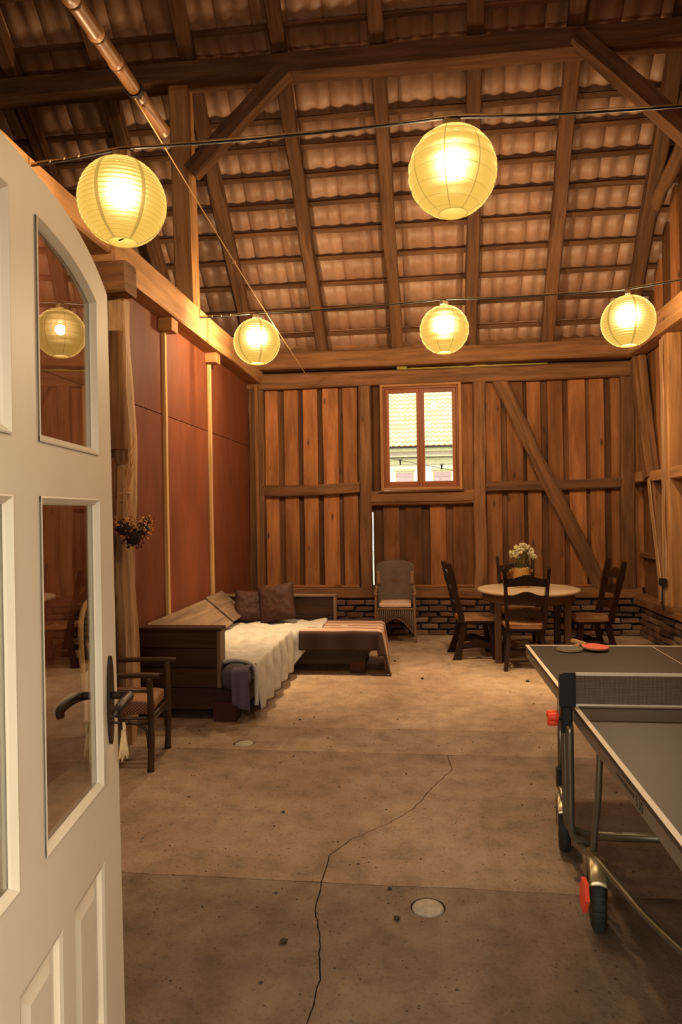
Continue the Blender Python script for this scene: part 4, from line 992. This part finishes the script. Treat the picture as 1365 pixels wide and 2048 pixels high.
def dining_chair(label, loc, rz):
    t = thing('dining_chair', label, 'chair', loc, rz, 'ladder-back chairs around the round table')
    for m_ in chair_parts:
        link(m_[0], m_[1], t)
    return t
chair_parts = []
def cp(name, mb, mat, smooth=False): chair_parts.append((name, mb.mesh(name, mat, smooth)))
def yb(z): return -0.175 - 0.13 * max(0, (z - 0.44)) / 0.58
# seat: rounded-corner plank
pts = []
for cx, cy, a0 in ((0.15, 0.15, 0), (-0.15, 0.15, PI / 2), (-0.13, -0.14, PI), (0.13, -0.14, 1.5 * PI)):
    for k in range(7): a = a0 + PI / 2 * k / 6; pts.append((cx + 0.065 * math.cos(a), cy + 0.065 * math.sin(a)))
sm_ = MB(); sm_.prism(pts, lambda x, y, tt: (x, y, tt), 0.415, 0.448); cp('seat', sm_, 'seat')
ap = MB(); ap.prism([(x * 0.94, y * 0.94) for x, y in pts], lambda x, y, tt: (x, y, tt), 0.385, 0.415); cp('seat_rail', ap, 'chair')
for sx in (-1, 1):
    bk = MB(); prof = []
    for i in range(13):
        z = 0.40 + 0.63 * i / 12; prof.append((z, yb(z) , 0.030 + 0.004 * math.sin(i * 0.9)))
    vs = []
    for z, y, hw in prof:
        x = sx * (0.178 + 0.035 * (z - 0.40) / 0.63)
        vs += [(x - 0.017, y - hw, z), (x + 0.017, y - hw, z), (x + 0.017, y + hw, z), (x - 0.017, y + hw, z)]
    z = 1.045; x = sx * 0.214; vs += [(x - 0.010, yb(1.03) - 0.018, z), (x + 0.010, yb(1.03) - 0.018, z), (x + 0.010, yb(1.03) + 0.018, z), (x - 0.010, yb(1.03) + 0.018, z)]
    n = 13; fs = [(3, 2, 1, 0), (n * 4, n * 4 + 1, n * 4 + 2, n * 4 + 3)]
    for i in range(n):
        for j in range(4): fs.append((i * 4 + j, i * 4 + (j + 1) % 4, (i + 1) * 4 + (j + 1) % 4, (i + 1) * 4 + j))
    bk.add(vs, fs, (0, 0, 1)); cp('back_post', bk, 'chair')
    # plank legs that flare at the foot
    for sy, y0, y1 in ((1, 0.145, 0.195), (-1, -0.145, -0.235)):
        lg = MB(); vs = []; n = 10
        for i in range(n + 1):
            tt = i / n; z = 0.40 * (1 - tt); y = y0 + (y1 - y0) * tt ** 1.3; x = sx * (0.155 + 0.055 * tt)
            hw = 0.036 - 0.012 * math.sin(tt * PI) + 0.010 * tt
            vs += [(x - 0.018, y - hw, z), (x + 0.018, y - hw, z), (x + 0.018, y + hw, z), (x - 0.018, y + hw, z)]
        fs = [(3, 2, 1, 0), (n * 4, n * 4 + 1, n * 4 + 2, n * 4 + 3)]
        for i in range(n):
            for j in range(4): fs.append((i * 4 + j, i * 4 + (j + 1) % 4, (i + 1) * 4 + (j + 1) % 4, (i + 1) * 4 + j))
        lg.add(vs, fs, (0, 0, 1)); cp('leg', lg, 'chair')
    st = MB(); st.prism(wavy(-0.18, 0.17, 0.195, 0.075, 0.016, 0, 0), lambda a, z, tt, sx=sx: (sx * 0.187 + tt, a, z), -0.011, 0.011, (0, 1, 0)); cp('stretcher', st, 'chair')
st = MB(); st.bar((-0.18, 0.0, 0.165), (0.18, 0.0, 0.165), 0.05, 0.022, c=0.004); cp('stretcher', st, 'chair')
for zt, hgt in ((0.945, 0.095), (0.775, 0.090), (0.605, 0.080)):
    sl = MB(); yy = yb(zt - hgt / 2); xx = 0.175 + 0.035 * (zt - 0.42) / 0.6
    sl.prism(wavy(-xx, xx, zt, hgt, 0.021, 0, 0), lambda a, z, tt, yy=yy: (a, yb(z) + tt - 0.02 * (1 - (a / 0.2) ** 2), z), -0.010, 0.010, (1, 0, 0)); cp('back_slat', sl, 'chair')
dining_chair('dark ladder-back chair at the near side of the round table, back to the camera', (1.045, 7.205, 0), -0.03)
dining_chair('dark ladder-back chair at the left side of the round table, next to the wicker chair', (0.585, 7.68, 0), -PI / 2 + 0.10)
dining_chair('dark ladder-back chair at the right side of the round table, near the gable wall', (1.80, 7.66, 0), PI / 2 + 0.12)
dining_chair('dark ladder-back chair on the far side of the round table, behind the flowers', (1.15, 8.27, 0), PI)
# pot and flowers
PC = (1.10, 7.72, 0.757)
pt = thing('brass_pot', 'brass pot with two side lugs on the round table', 'pot', PC)
MB().lathe([(0.078, 0.0), (0.082, 0.006), (0.088, 0.03), (0.100, 0.205), (0.103, 0.21), (0.097, 0.21), (0.090, 0.19), (0.075, 0.03), (0.001, 0.025)], 36, cap=False).build('pot_body', 'brass', pt, True)
MB().lathe([(0.001, 0.0), (0.080, 0.0), (0.080, 0.012)], 36, cap=False).build('pot_base', 'brass', pt, True)
for sx in (-1, 1): MB().box((sx * 0.112 - 0.018, -0.012, 0.165), (sx * 0.112 + 0.018, 0.012, 0.195), None, 0.004).build('lug', 'brass', pt)
fl = thing('flower_bouquet', 'bunch of small cream flowers with green stems in the brass pot', 'flowers', (PC[0], PC[1], PC[2] + 0.03))
pet = MB()
for k in range(9):
    a = 2 * PI * k / 9 + 0.3 * (k % 2); r = 0.011; tl = 0.5 + 0.8 * (k % 3)
    d = V((math.cos(a), math.sin(a), 0.7 * tl)).normalized(); s_ = V((-math.sin(a), math.cos(a), 0))
    b0 = d * 0.004; pet.add([b0, b0 + d * r + s_ * 0.007, b0 + d * 2.1 * r, b0 + d * r - s_ * 0.007], [(0, 1, 2, 3)])
pet_me = pet.mesh('blossom', 'petal', recalc=False)
lf_me = MB().add([(0, 0, 0), (0.007, 0.02, 0.006), (0, 0.045, 0.004), (-0.007, 0.02, 0.006)], [(0, 1, 2, 3)]).mesh('leaf', 'stem', recalc=False)
rnd = random.Random(5)
for k in range(26):
    a = rnd.uniform(0, 2 * PI); sp = rnd.uniform(0.02, 0.15) ; hh = 0.43 - 0.9 * sp * sp * 6 + rnd.uniform(-0.05, 0.02)
    tip = V((sp * math.cos(a) + 0.02, sp * math.sin(a), max(0.22, hh))); b0 = V((0.03 * math.cos(a), 0.03 * math.sin(a), 0.0))
    mid = b0.lerp(tip, 0.55) + V((0, 0, 0.03)); path = smooth_path([b0, mid, tip], 4)
    MB().tube(path, 0.0018, 4).build('stem', 'stem', fl)
    for j in range(7):
        o = link('blossom', pet_me, fl, tip + V((rnd.uniform(-1, 1), rnd.uniform(-1, 1), rnd.uniform(-1.4, 0.6))) * 0.022); o.rotation_euler = (rnd.uniform(-1, 1), rnd.uniform(-1, 1), rnd.uniform(0, 6)); s_ = rnd.uniform(0.6, 1.1); o.scale = (s_,) * 3
    for j in range(2):
        o = link('leaf', lf_me, fl, b0.lerp(tip, rnd.uniform(0.55, 0.9))); o.rotation_euler = (rnd.uniform(0, 1), 0, rnd.uniform(0, 6))

# ================================================================== TABLE TENNIS TABLE
TT = V((1.4125, 3.06, 0)); ptb = thing('table_tennis_table', 'grey folding table tennis table on wheels with white edge lines', 'table tennis table', TT)
def tl(x, y, z): return V((x, y, z)) - TT
HX0, HX1 = 0.65, 2.175
def bx(name, lo, hi, mat, parent=ptb, c=0.0): return MB().box(V(lo) - TT, V(hi) - TT, None, c).build(name, mat, parent)
for y0, y1 in ((1.69, 3.056), (3.064, 4.43)):
    h = bx('table_half', (HX0, y0, 0.742), (HX1, y1, 0.760), 'ttsurf')
    e = 0.0012
    for lo, hi in (((HX0, y0), (HX0 + 0.020, y1)), ((HX1 - 0.020, y0), (HX1, y1)), ((1.411, y0), (1.414, y1))):
        bx('white_line', (lo[0], lo[1], 0.759), (hi[0], hi[1], 0.760 + e), 'white_line', h)
    ye = (y0, y0 + 0.020) if y0 < 2 else (y1 - 0.020, y1)
    bx('white_line', (HX0, ye[0], 0.7585), (HX1, ye[1], 0.760 + e * 0.9), 'white_line', h)
    for lo, hi in (((HX0 + 0.004, y0 + 0.004), (HX0 + 0.024, y1 - 0.004)), ((HX1 - 0.024, y0 + 0.004), (HX1 - 0.004, y1 - 0.004)), ((HX0 + 0.024, y0 + 0.004), (HX1 - 0.024, y0 + 0.024)), ((HX0 + 0.024, y1 - 0.024), (HX1 - 0.024, y1 - 0.004))):
        bx('edge_frame', (lo[0], lo[1], 0.690), (hi[0], hi[1], 0.742), 'ttapron', h)
# printed marks on the near edge frame
bx('print_bar', (HX0 + 0.0032, 2.23, 0.712), (HX0 + 0.005, 2.42, 0.724), 'ttprint')
def text_obj(body, size, y, z):
    cu = bpy.data.curves.new('t', 'FONT'); cu.body = body; cu.size = size; cu.extrude = 0.0006; cu.align_x = 'LEFT'
    to = bpy.data.objects.new('t', cu); COL.objects.link(to); bpy.context.view_layer.update()
    me = bpy.data.meshes.new_from_object(to.evaluated_get(bpy.context.evaluated_depsgraph_get())); bpy.data.objects.remove(to)
    R_ = Matrix(((0, 0, -1), (-1, 0, 0), (0, 1, 0)))
    for v in me.vertices: v.co = R_ @ v.co
    me.materials.clear(); me.materials.append(M['ttprint']); return link('print_lettering', me, ptb, tl(HX0 + 0.0035, y, z))
text_obj('530', 0.050, 2.215, 0.698)
# net with posts
ny = 3.06
nm_ = MB(); nm_.grid(lambda u, v: tl(0.655 + 1.515 * u, ny, 0.775 + 0.125 * v), 4, 2)
for k in nm_.uv: nm_.uv[k] = [(a * 1.45, b * 0.125) for a, b in nm_.uv[k]]
net = nm_.build('net_mesh', 'net', ptb)
bx('net_tape', (0.655, ny - 0.003, 0.898), (2.17, ny + 0.003, 0.911), 'white_line', net); bx('net_tape', (0.655, ny - 0.003, 0.767), (2.17, ny + 0.003, 0.775), 'white_line', net)
for sx, x in ((-1, 0.624), (1, 2.201)):
    p = MB(); p.prism([(-0.034, 0.765), (0.034, 0.765), (0.034, 0.913), (-0.016, 0.913), (-0.028, 0.905), (-0.034, 0.885)], lambda a, z, t: tl(x + a * (-sx), ny + t, z), -0.014, 0.014, (0, 0, 1)); po = p.build('net_post', 'black', ptb)
    bx('post_groove', (x + 0.026 if sx < 0 else x - 0.028, ny - 0.017, 0.767), (x + 0.028 if sx < 0 else x - 0.026, ny + 0.017, 0.911), 'black', po)
    bx('net_clamp', (x - 0.030, ny - 0.028, 0.655), (x + 0.018, ny + 0.028, 0.765), 'black', po, 0.008)
    kn = MB()
    for k in range(3): kn.lathe([(0.004, -0.034), (0.017, -0.030), (0.019, 0.0), (0.015, 0.012), (0.004, 0.014)], 14, tl(x + sx * 0.052, ny + 0.004 + 0.018 * math.cos(2.1 * k + 0.6), 0.712 + 0.018 * math.sin(2.1 * k + 0.6)), 'X')
    kn.build('clamp_knob', 'red', po, True); MB().tube([tl(x + sx * 0.01, ny, 0.712), tl(x + sx * 0.05, ny, 0.712)], 0.010, 10).build('clamp_screw', 'black', po, True)
# undercarriage
for sx, x in ((1, 0.66), (-1, 2.165)):
    for yy in (3.02, 3.12):
        MB().tube(smooth_path([tl(x - sx * 0.035, yy, 0.69), tl(x - sx * 0.035, yy, 0.45), tl(x - sx * 0.032, yy, 0.24), tl(x + sx * 0.012, yy, 0.195), tl(x + sx * 0.07, yy, 0.180)], 6), 0.016, 12).build('upright_tube', 'steel', ptb, True)
    MB().tube([tl(x, 3.40, 0.70), tl(x - sx * 0.005, 3.38, 0.30)], 0.014, 10).build('upright_tube', 'steel', ptb, True)
    bx('tube_sleeve', (x - 0.026, 3.355, 0.285), (x + 0.020, 3.405, 0.375), 'black', ptb, 0.008)
    MB().tube(smooth_path([tl(x + sx * 0.02, 2.74, 0.70), tl(x + sx * 0.012, 2.75, 0.50), tl(x + sx * 0.004, 2.78, 0.34), tl(x + sx * 0.004, 2.80, 0.27)], 6), 0.013, 10).build('support_leg', 'steel', ptb, True)
    fr = smooth_path([tl(x - sx * 0.012, 3.36, 0.29), tl(x - sx * 0.008, 3.24, 0.22), tl(x, 3.10, 0.175), tl(x, 2.95, 0.195), tl(x, 2.80, 0.245), tl(x + sx * 0.015, 2.70, 0.255), tl(x + sx * 0.09, 2.42, 0.225), tl(x + sx * 0.20, 2.12, 0.225), tl(x + sx * 0.36, 1.98, 0.225)], 6)
    MB().tube(fr, 0.014, 10).build('base_tube', 'steel', ptb, True)
    for yw in (2.735, 3.345):
        WR = 0.122; rzw = -0.17 * sx
        wl_ = MB(); wl_.lathe([(0.070, -0.022), (0.104, -0.027), (0.118, -0.018), (WR, 0.0), (0.118, 0.018), (0.104, 0.027), (0.070, 0.022)], 36, (0, 0, 0), 'X'); wh = wl_.build('wheel', 'rubber', ptb, True, tl(x, yw, WR), rzw)
        for k in range(30):
            a = 2 * PI * k / 30; c_ = V((0, math.cos(a), math.sin(a))) * 0.1195
            if yw < 3 and sx > 0: MB().bar(c_ - V((0.017, 0, 0)), c_ + V((0.017, 0, 0)), 0.009, 0.006, (0, math.cos(a), math.sin(a))).build('tread', 'rubber', wh)
        MB().lathe([(0.001, -0.026), (0.02, -0.029), (0.066, -0.022), (0.066, 0.022), (0.02, 0.029), (0.001, 0.026)], 20, (0, 0, 0), 'X').build('hub', 'steel', wh, True)
        fk = MB(); fk.grid(lambda u, v: V(((2 * v - 1) * 0.036, math.cos(0.75 + 1.7 * u) * 0.133, math.sin(0.75 + 1.7 * u) * (0.133 + 0.012 * math.sin(PI * v)))), 14, 6); o = fk.build('wheel_guard', 'galv', ptb, True, tl(x, yw, WR), rzw); o.modifiers.new('t', 'SOLIDIFY').thickness = 0.004
        for s2 in (-1, 1): MB().bar((s2 * 0.035, 0, 0.0), (s2 * 0.035, 0.01, 0.12), 0.003, 0.030, (0, 1, 0)).build('wheel_fork', 'black', ptb, False, tl(x, yw, WR), rzw)
    br = MB(); br.prism([(2.75, 0.03), (2.80, 0.045), (2.80, 0.115), (2.77, 0.135), (2.765, 0.16), (2.71, 0.16), (2.70, 0.10)], lambda y, z, t: tl(x - sx * (0.048 + t), y - 0.05, z + 0.045), 0.0, 0.016); br.build('brake_lever', 'red', ptb)
    bx('bracket', (x - 0.008 if sx > 0 else x - 0.02, 2.74, 0.195), (x + 0.02 if sx > 0 else x + 0.008, 2.86, 0.25), 'galv', ptb, 0.004)
MB().tube([tl(0.66, 3.12, 0.175), tl(2.165, 3.12, 0.175)], 0.020, 10).build('cross_tube', 'steel', ptb, True)
MB().tube([tl(1.02, 1.98, 0.225), tl(1.805, 1.98, 0.225)], 0.014, 10).build('cross_tube', 'steel', ptb, True)
# bats
def bat(label, loc, rz, tilt, face):
    t = thing('table_tennis_bat', label, 'bat', loc, rz, 'bats lying on the table'); t.rotation_euler = (tilt, 0, rz)
    pl2 = [(0.076 * math.cos(a) * (1 - 0.06 * math.sin(a)), 0.080 * math.sin(a)) for a in [2 * PI * i / 36 for i in range(36)]]
    MB().prism(pl2, lambda x, y, z: (x, y, z), 0.0025, 0.0085).build('blade', 'lath', t)
    MB().prism([(x * 0.985, y * 0.985) for x, y in pl2], lambda x, y, z: (x, y, z), 0.0085, 0.0115).build('rubber_face', face, t)
    MB().prism([(x * 0.985, y * 0.985) for x, y in pl2], lambda x, y, z: (x, y, z), 0.0, 0.0025).build('rubber_back', 'black', t)
    MB().bar((0, 0.065, 0.006), (0, 0.175, 0.008), 0.026, 0.022, c=0.006, taper=1.25, n=3).build('handle', 'lath', t)
M['batgrey'] = plain('grey_rubber', (0.15, 0.15, 0.13), 0.45, bmp=0.0); M['batred'] = plain('red_rubber', (0.90, 0.16, 0.09), 0.5, bmp=0.0, var=0.03)
bat('table tennis bat with grey face up, left of the red one', (0.893, 4.272, 0.7625), -0.62, 0.0, 'batgrey')
bat('table tennis bat with red face up, propped on the grey one', (1.042, 4.285, 0.7735), 0.62, 0.045, 'batred')

# ================================================================== SMALL THINGS
# dried flowers on the rough post
df = thing('dried_flowers', 'bunch of dried brown hydrangea heads hung upside down on the rough post', 'dried flowers', (-2.0, 4.56, 1.50)); df.scale = (1.35, 1.35, 1.3)
rnd = random.Random(11)
for c_, rr, mt, n in (((-0.03, -0.03, 0.03), 0.060, 'dry', 170), ((0.04, 0.03, 0.015), 0.058, 'dry', 170), ((0.01, 0.0, -0.03), 0.055, 'drydark', 120), ((0.05, 0.07, 0.06), 0.035, 'dry', 70)):
    mb = MB()
    for k in range(n):
        d = V((rnd.gauss(0, 1), rnd.gauss(0, 1), rnd.gauss(0, 1))).normalized(); q = V(c_) + d * rr * rnd.uniform(0.75, 1.1)
        a = V((rnd.gauss(0, 1), rnd.gauss(0, 1), rnd.gauss(0, 1))).normalized(); b = a.cross(d).normalized(); s_ = rnd.uniform(0.007, 0.014)
        mb.add([q, q + (a + b) * s_ * .6 + d * .004, q + a * s_ * 1.3, q + (a - b) * s_ * .6 + d * .003], [(0, 1, 2, 3)])
    h_ = MB(); h_.lathe([(0.001, -rr * 0.75), (rr * .55, -rr * .5), (rr * .75, 0), (rr * .55, rr * .5), (0.001, rr * .75)], 10, c_); h_.build('flower_core', 'drydark', df, True)
    o = mb.build('petal_cluster', mt, df); o['kind'] = 'stuff'
for k in range(7):
    MB().tube(smooth_path([(rnd.uniform(-0.03, 0.04), rnd.uniform(-0.02, 0.03), 0.02), (-0.02 + rnd.uniform(-.01, .01), rnd.uniform(-.01, .01), 0.22), (rnd.uniform(-0.03, 0.03), rnd.uniform(-0.03, 0.05), 0.42 + rnd.uniform(-.08, .12))], 5), 0.0022, 5).build('stem', 'straw', df)
MB().tube([(-0.06, -0.005, 0.21), (-0.02, -0.014, 0.215), (0.0, 0.006, 0.21)], 0.0025, 5).build('tie_string', 'rope', df)
# lamp socket on the right wall post
sk_ = thing('wall_socket', 'small black box on the right wall post with a cable going down', 'socket', (2.63, 7.80, 0.79))
MB().box((-0.035, -0.05, -0.04), (0.02, 0.05, 0.045), None, 0.008).build('box', 'black', sk_)
MB().tube(smooth_path([(-0.01, 0.0, -0.04), (-0.012, 0.01, -0.15), (-0.008, 0.012, -0.24), (0.0, 0.01, -0.30)], 6), 0.010, 8).build('cable', 'black', sk_, True)
# crumbs on the floor
def crumb(x, y, r, label):
    bm = bmesh.new(); bmesh.ops.create_icosphere(bm, subdivisions=1, radius=r)
    for v in bm.verts: v.co += V((mnoise.noise(v.co * 70 + V((x, y, 0))), mnoise.noise(v.co * 70 + V((y, x, 3))), 0)) * r * 0.7; v.co.z = v.co.z * 0.6 + r * 0.45
    me = bpy.data.meshes.new('stone_chip'); bm.to_mesh(me); bm.free(); me.materials.append(M['crumb'])
    tag(link('stone_chip', me, None, (x, y, 0.0)), label, 'stone', 'loose chips on the floor')
fpt = lambda px, py: V((0, 0, CAM_H)) + ray(px, py) * (-CAM_H / ray(px, py).z)
for (px, py, r, lab) in ((794, 1838, 0.014, 'dark stone chip just left of the pale floor plug'), (567, 1884, 0.016, 'dark stone chip left of the crack in the foreground'), (780, 1778, 0.010, 'small dark chip above the pale floor plug'), (600, 1440, 0.010, 'small dark chip on the floor in front of the sofa'), (845, 1358, 0.016, 'dark chip on the bright floor right of the striped blanket'), (1056, 1363, 0.018, 'dark chip on the floor beside the near dining chair'), (790, 1323, 0.015, 'dark chip on the floor behind the blanket corner'), (567, 1625, 0.011, 'dark chip in the middle of the floor left of the crack')):
    q = fpt(px, py); crumb(q.x, q.y, r, lab)
rnd = random.Random(3); mb = MB()
for k in range(2600):
    x, y = rnd.uniform(-2.0, 2.3), rnd.uniform(1.9, 8.6); r = rnd.uniform(0.0018, 0.0052) * (2.0 if rnd.random() < 0.05 else 1); a = rnd.uniform(0, 6)
    vs = [(x + r * math.cos(a + j * 2.1) * (1.8 if j == 0 else 1), y + r * math.sin(a + j * 2.1), 0.0003) for j in range(3)] + [(x, y, r * 0.7)]
    mb.add(vs, [(0, 1, 3), (1, 2, 3), (2, 0, 3), (2, 1, 0)])
o = mb.build('floor_grit', 'crumb'); tag(o, 'fine dark grit scattered over the concrete floor', 'grit', kind='stuff')

# ================================================================== OUTSIDE
gr = MB().box((-60, -40, -0.6), (60, 80, -0.302)).build('ground', 'ground'); tag(gr, 'gravel yard outside the barn', kind='structure')
hs = thing('neighbour_house', 'white house with pale tiled roof seen through the window', 'house', (0, 32, -0.3))
HO = V((0, 32, -0.3))
def hb(name, lo, hi, mat, parent=hs): return MB().box(V(lo) - HO, V(hi) - HO).build(name, mat, parent)
hb('wall', (-9, 32.0, -0.3), (9, 32.2, 4.6), 'render')
hb('eave_board', (-9.3, 31.55, 4.30), (9.3, 31.65, 4.46), 'eave'); hb('soffit', (-9.3, 31.55, 4.05), (9.3, 32.0, 4.10), 'eave'); hb('cornice', (-9.3, 31.8, 3.72), (9.3, 32.0, 4.0), 'eave')
hb('gutter', (-9.3, 31.42, 4.46), (9.3, 31.55, 4.54), 'mortar')
for cx in (-0.68, 1.06, 2.9, -2.5):
    wn = hb('window', (cx - 0.42, 31.93, 2.20), (cx + 0.42, 32.0, 3.42), 'eave')
    for k in range(5): hb('shutter_board', (cx - 0.37, 31.90, 2.25 + 0.222 * k), (cx + 0.37, 31.925, 2.25 + 0.222 * k + 0.21), 'shutter', wn)
    hb('lintel', (cx - 0.50, 31.9, 3.42), (cx + 0.50, 32.0, 3.52), 'eave', wn)
ot = MB(); n = 10; vs = []
for s_, lift in ((0.0, 0.0), (0.36, -0.03)):
    for i in range(n + 1):
        ph = i / n; vs.append((-0.13 + 0.26 * ph, s_ * 0.7071, s_ * 0.7071 + lift + 0.035 * math.sin(2 * PI * ph)))
for i in range(n + 1): q = vs[i]; vs.append((q[0], q[1], q[2] - 0.055))
fs = [(i, i + 1, n + 2 + i, n + 1 + i) for i in range(n)] + [(i + 1, i, 2 * n + 2 + i, 2 * n + 3 + i) for i in range(n)]
ot_me = ot.add(vs, fs).mesh('roof_tile', 'otile'); ot_me.materials.append(plain('raw_clay_edge', (0.40, 0.15, 0.06), 0.9, bmp=0.0))
for p_ in ot_me.polygons: p_.material_index = 1 if p_.index >= 10 else 0
rest = MB(); cnt = 0
for r in range(24):
    for c in range(60):
        x = -7.6 + 0.26 * c; p = V((x, 31.45 + r * 0.32 * 0.7071, 4.55 + r * 0.32 * 0.7071))
        if r < 15 and -2.4 < x < 2.7 and cnt < 300: link('roof_tile', ot_me, hs, p - HO); cnt += 1
        else: rest.add([p - HO + v.co for v in ot_me.vertices], [list(f.vertices) for f in ot_me.polygons])
o = rest.build('roof_tile_field', 'otile', hs, True); o['kind'] = 'stuff'
st = thing('festoon_string', 'thin cord with two dark bulb sockets hanging outside the window', 'light string', (-0.6, 11.0, 2.45))
A1 = atY(770, 915, 11.0); B1 = atY(930, 945, 11.0); O1 = V((-0.6, 11.0, 2.45))
MB().tube([(A1.lerp(B1, t) - O1) * 1.0 for t in (-6, -0.2, 0.5, 1.2, 7)], 0.004, 5).build('cord', 'black', st)
for px, py in ((801, 921), (884, 930)):
    q = atY(px, py, 11.0) - O1; MB().lathe([(0.006, 0.02), (0.016, 0.01), (0.014, -0.03), (0.010, -0.04), (0.012, -0.06), (0.001, -0.075)], 10, q).build('bulb_socket', 'black', st, True)
    MB().bar(q + V((-0.03, 0, 0.012)), q + V((0.03, 0, 0.012)), 0.010, 0.010).build('cord_clip', 'black', st)
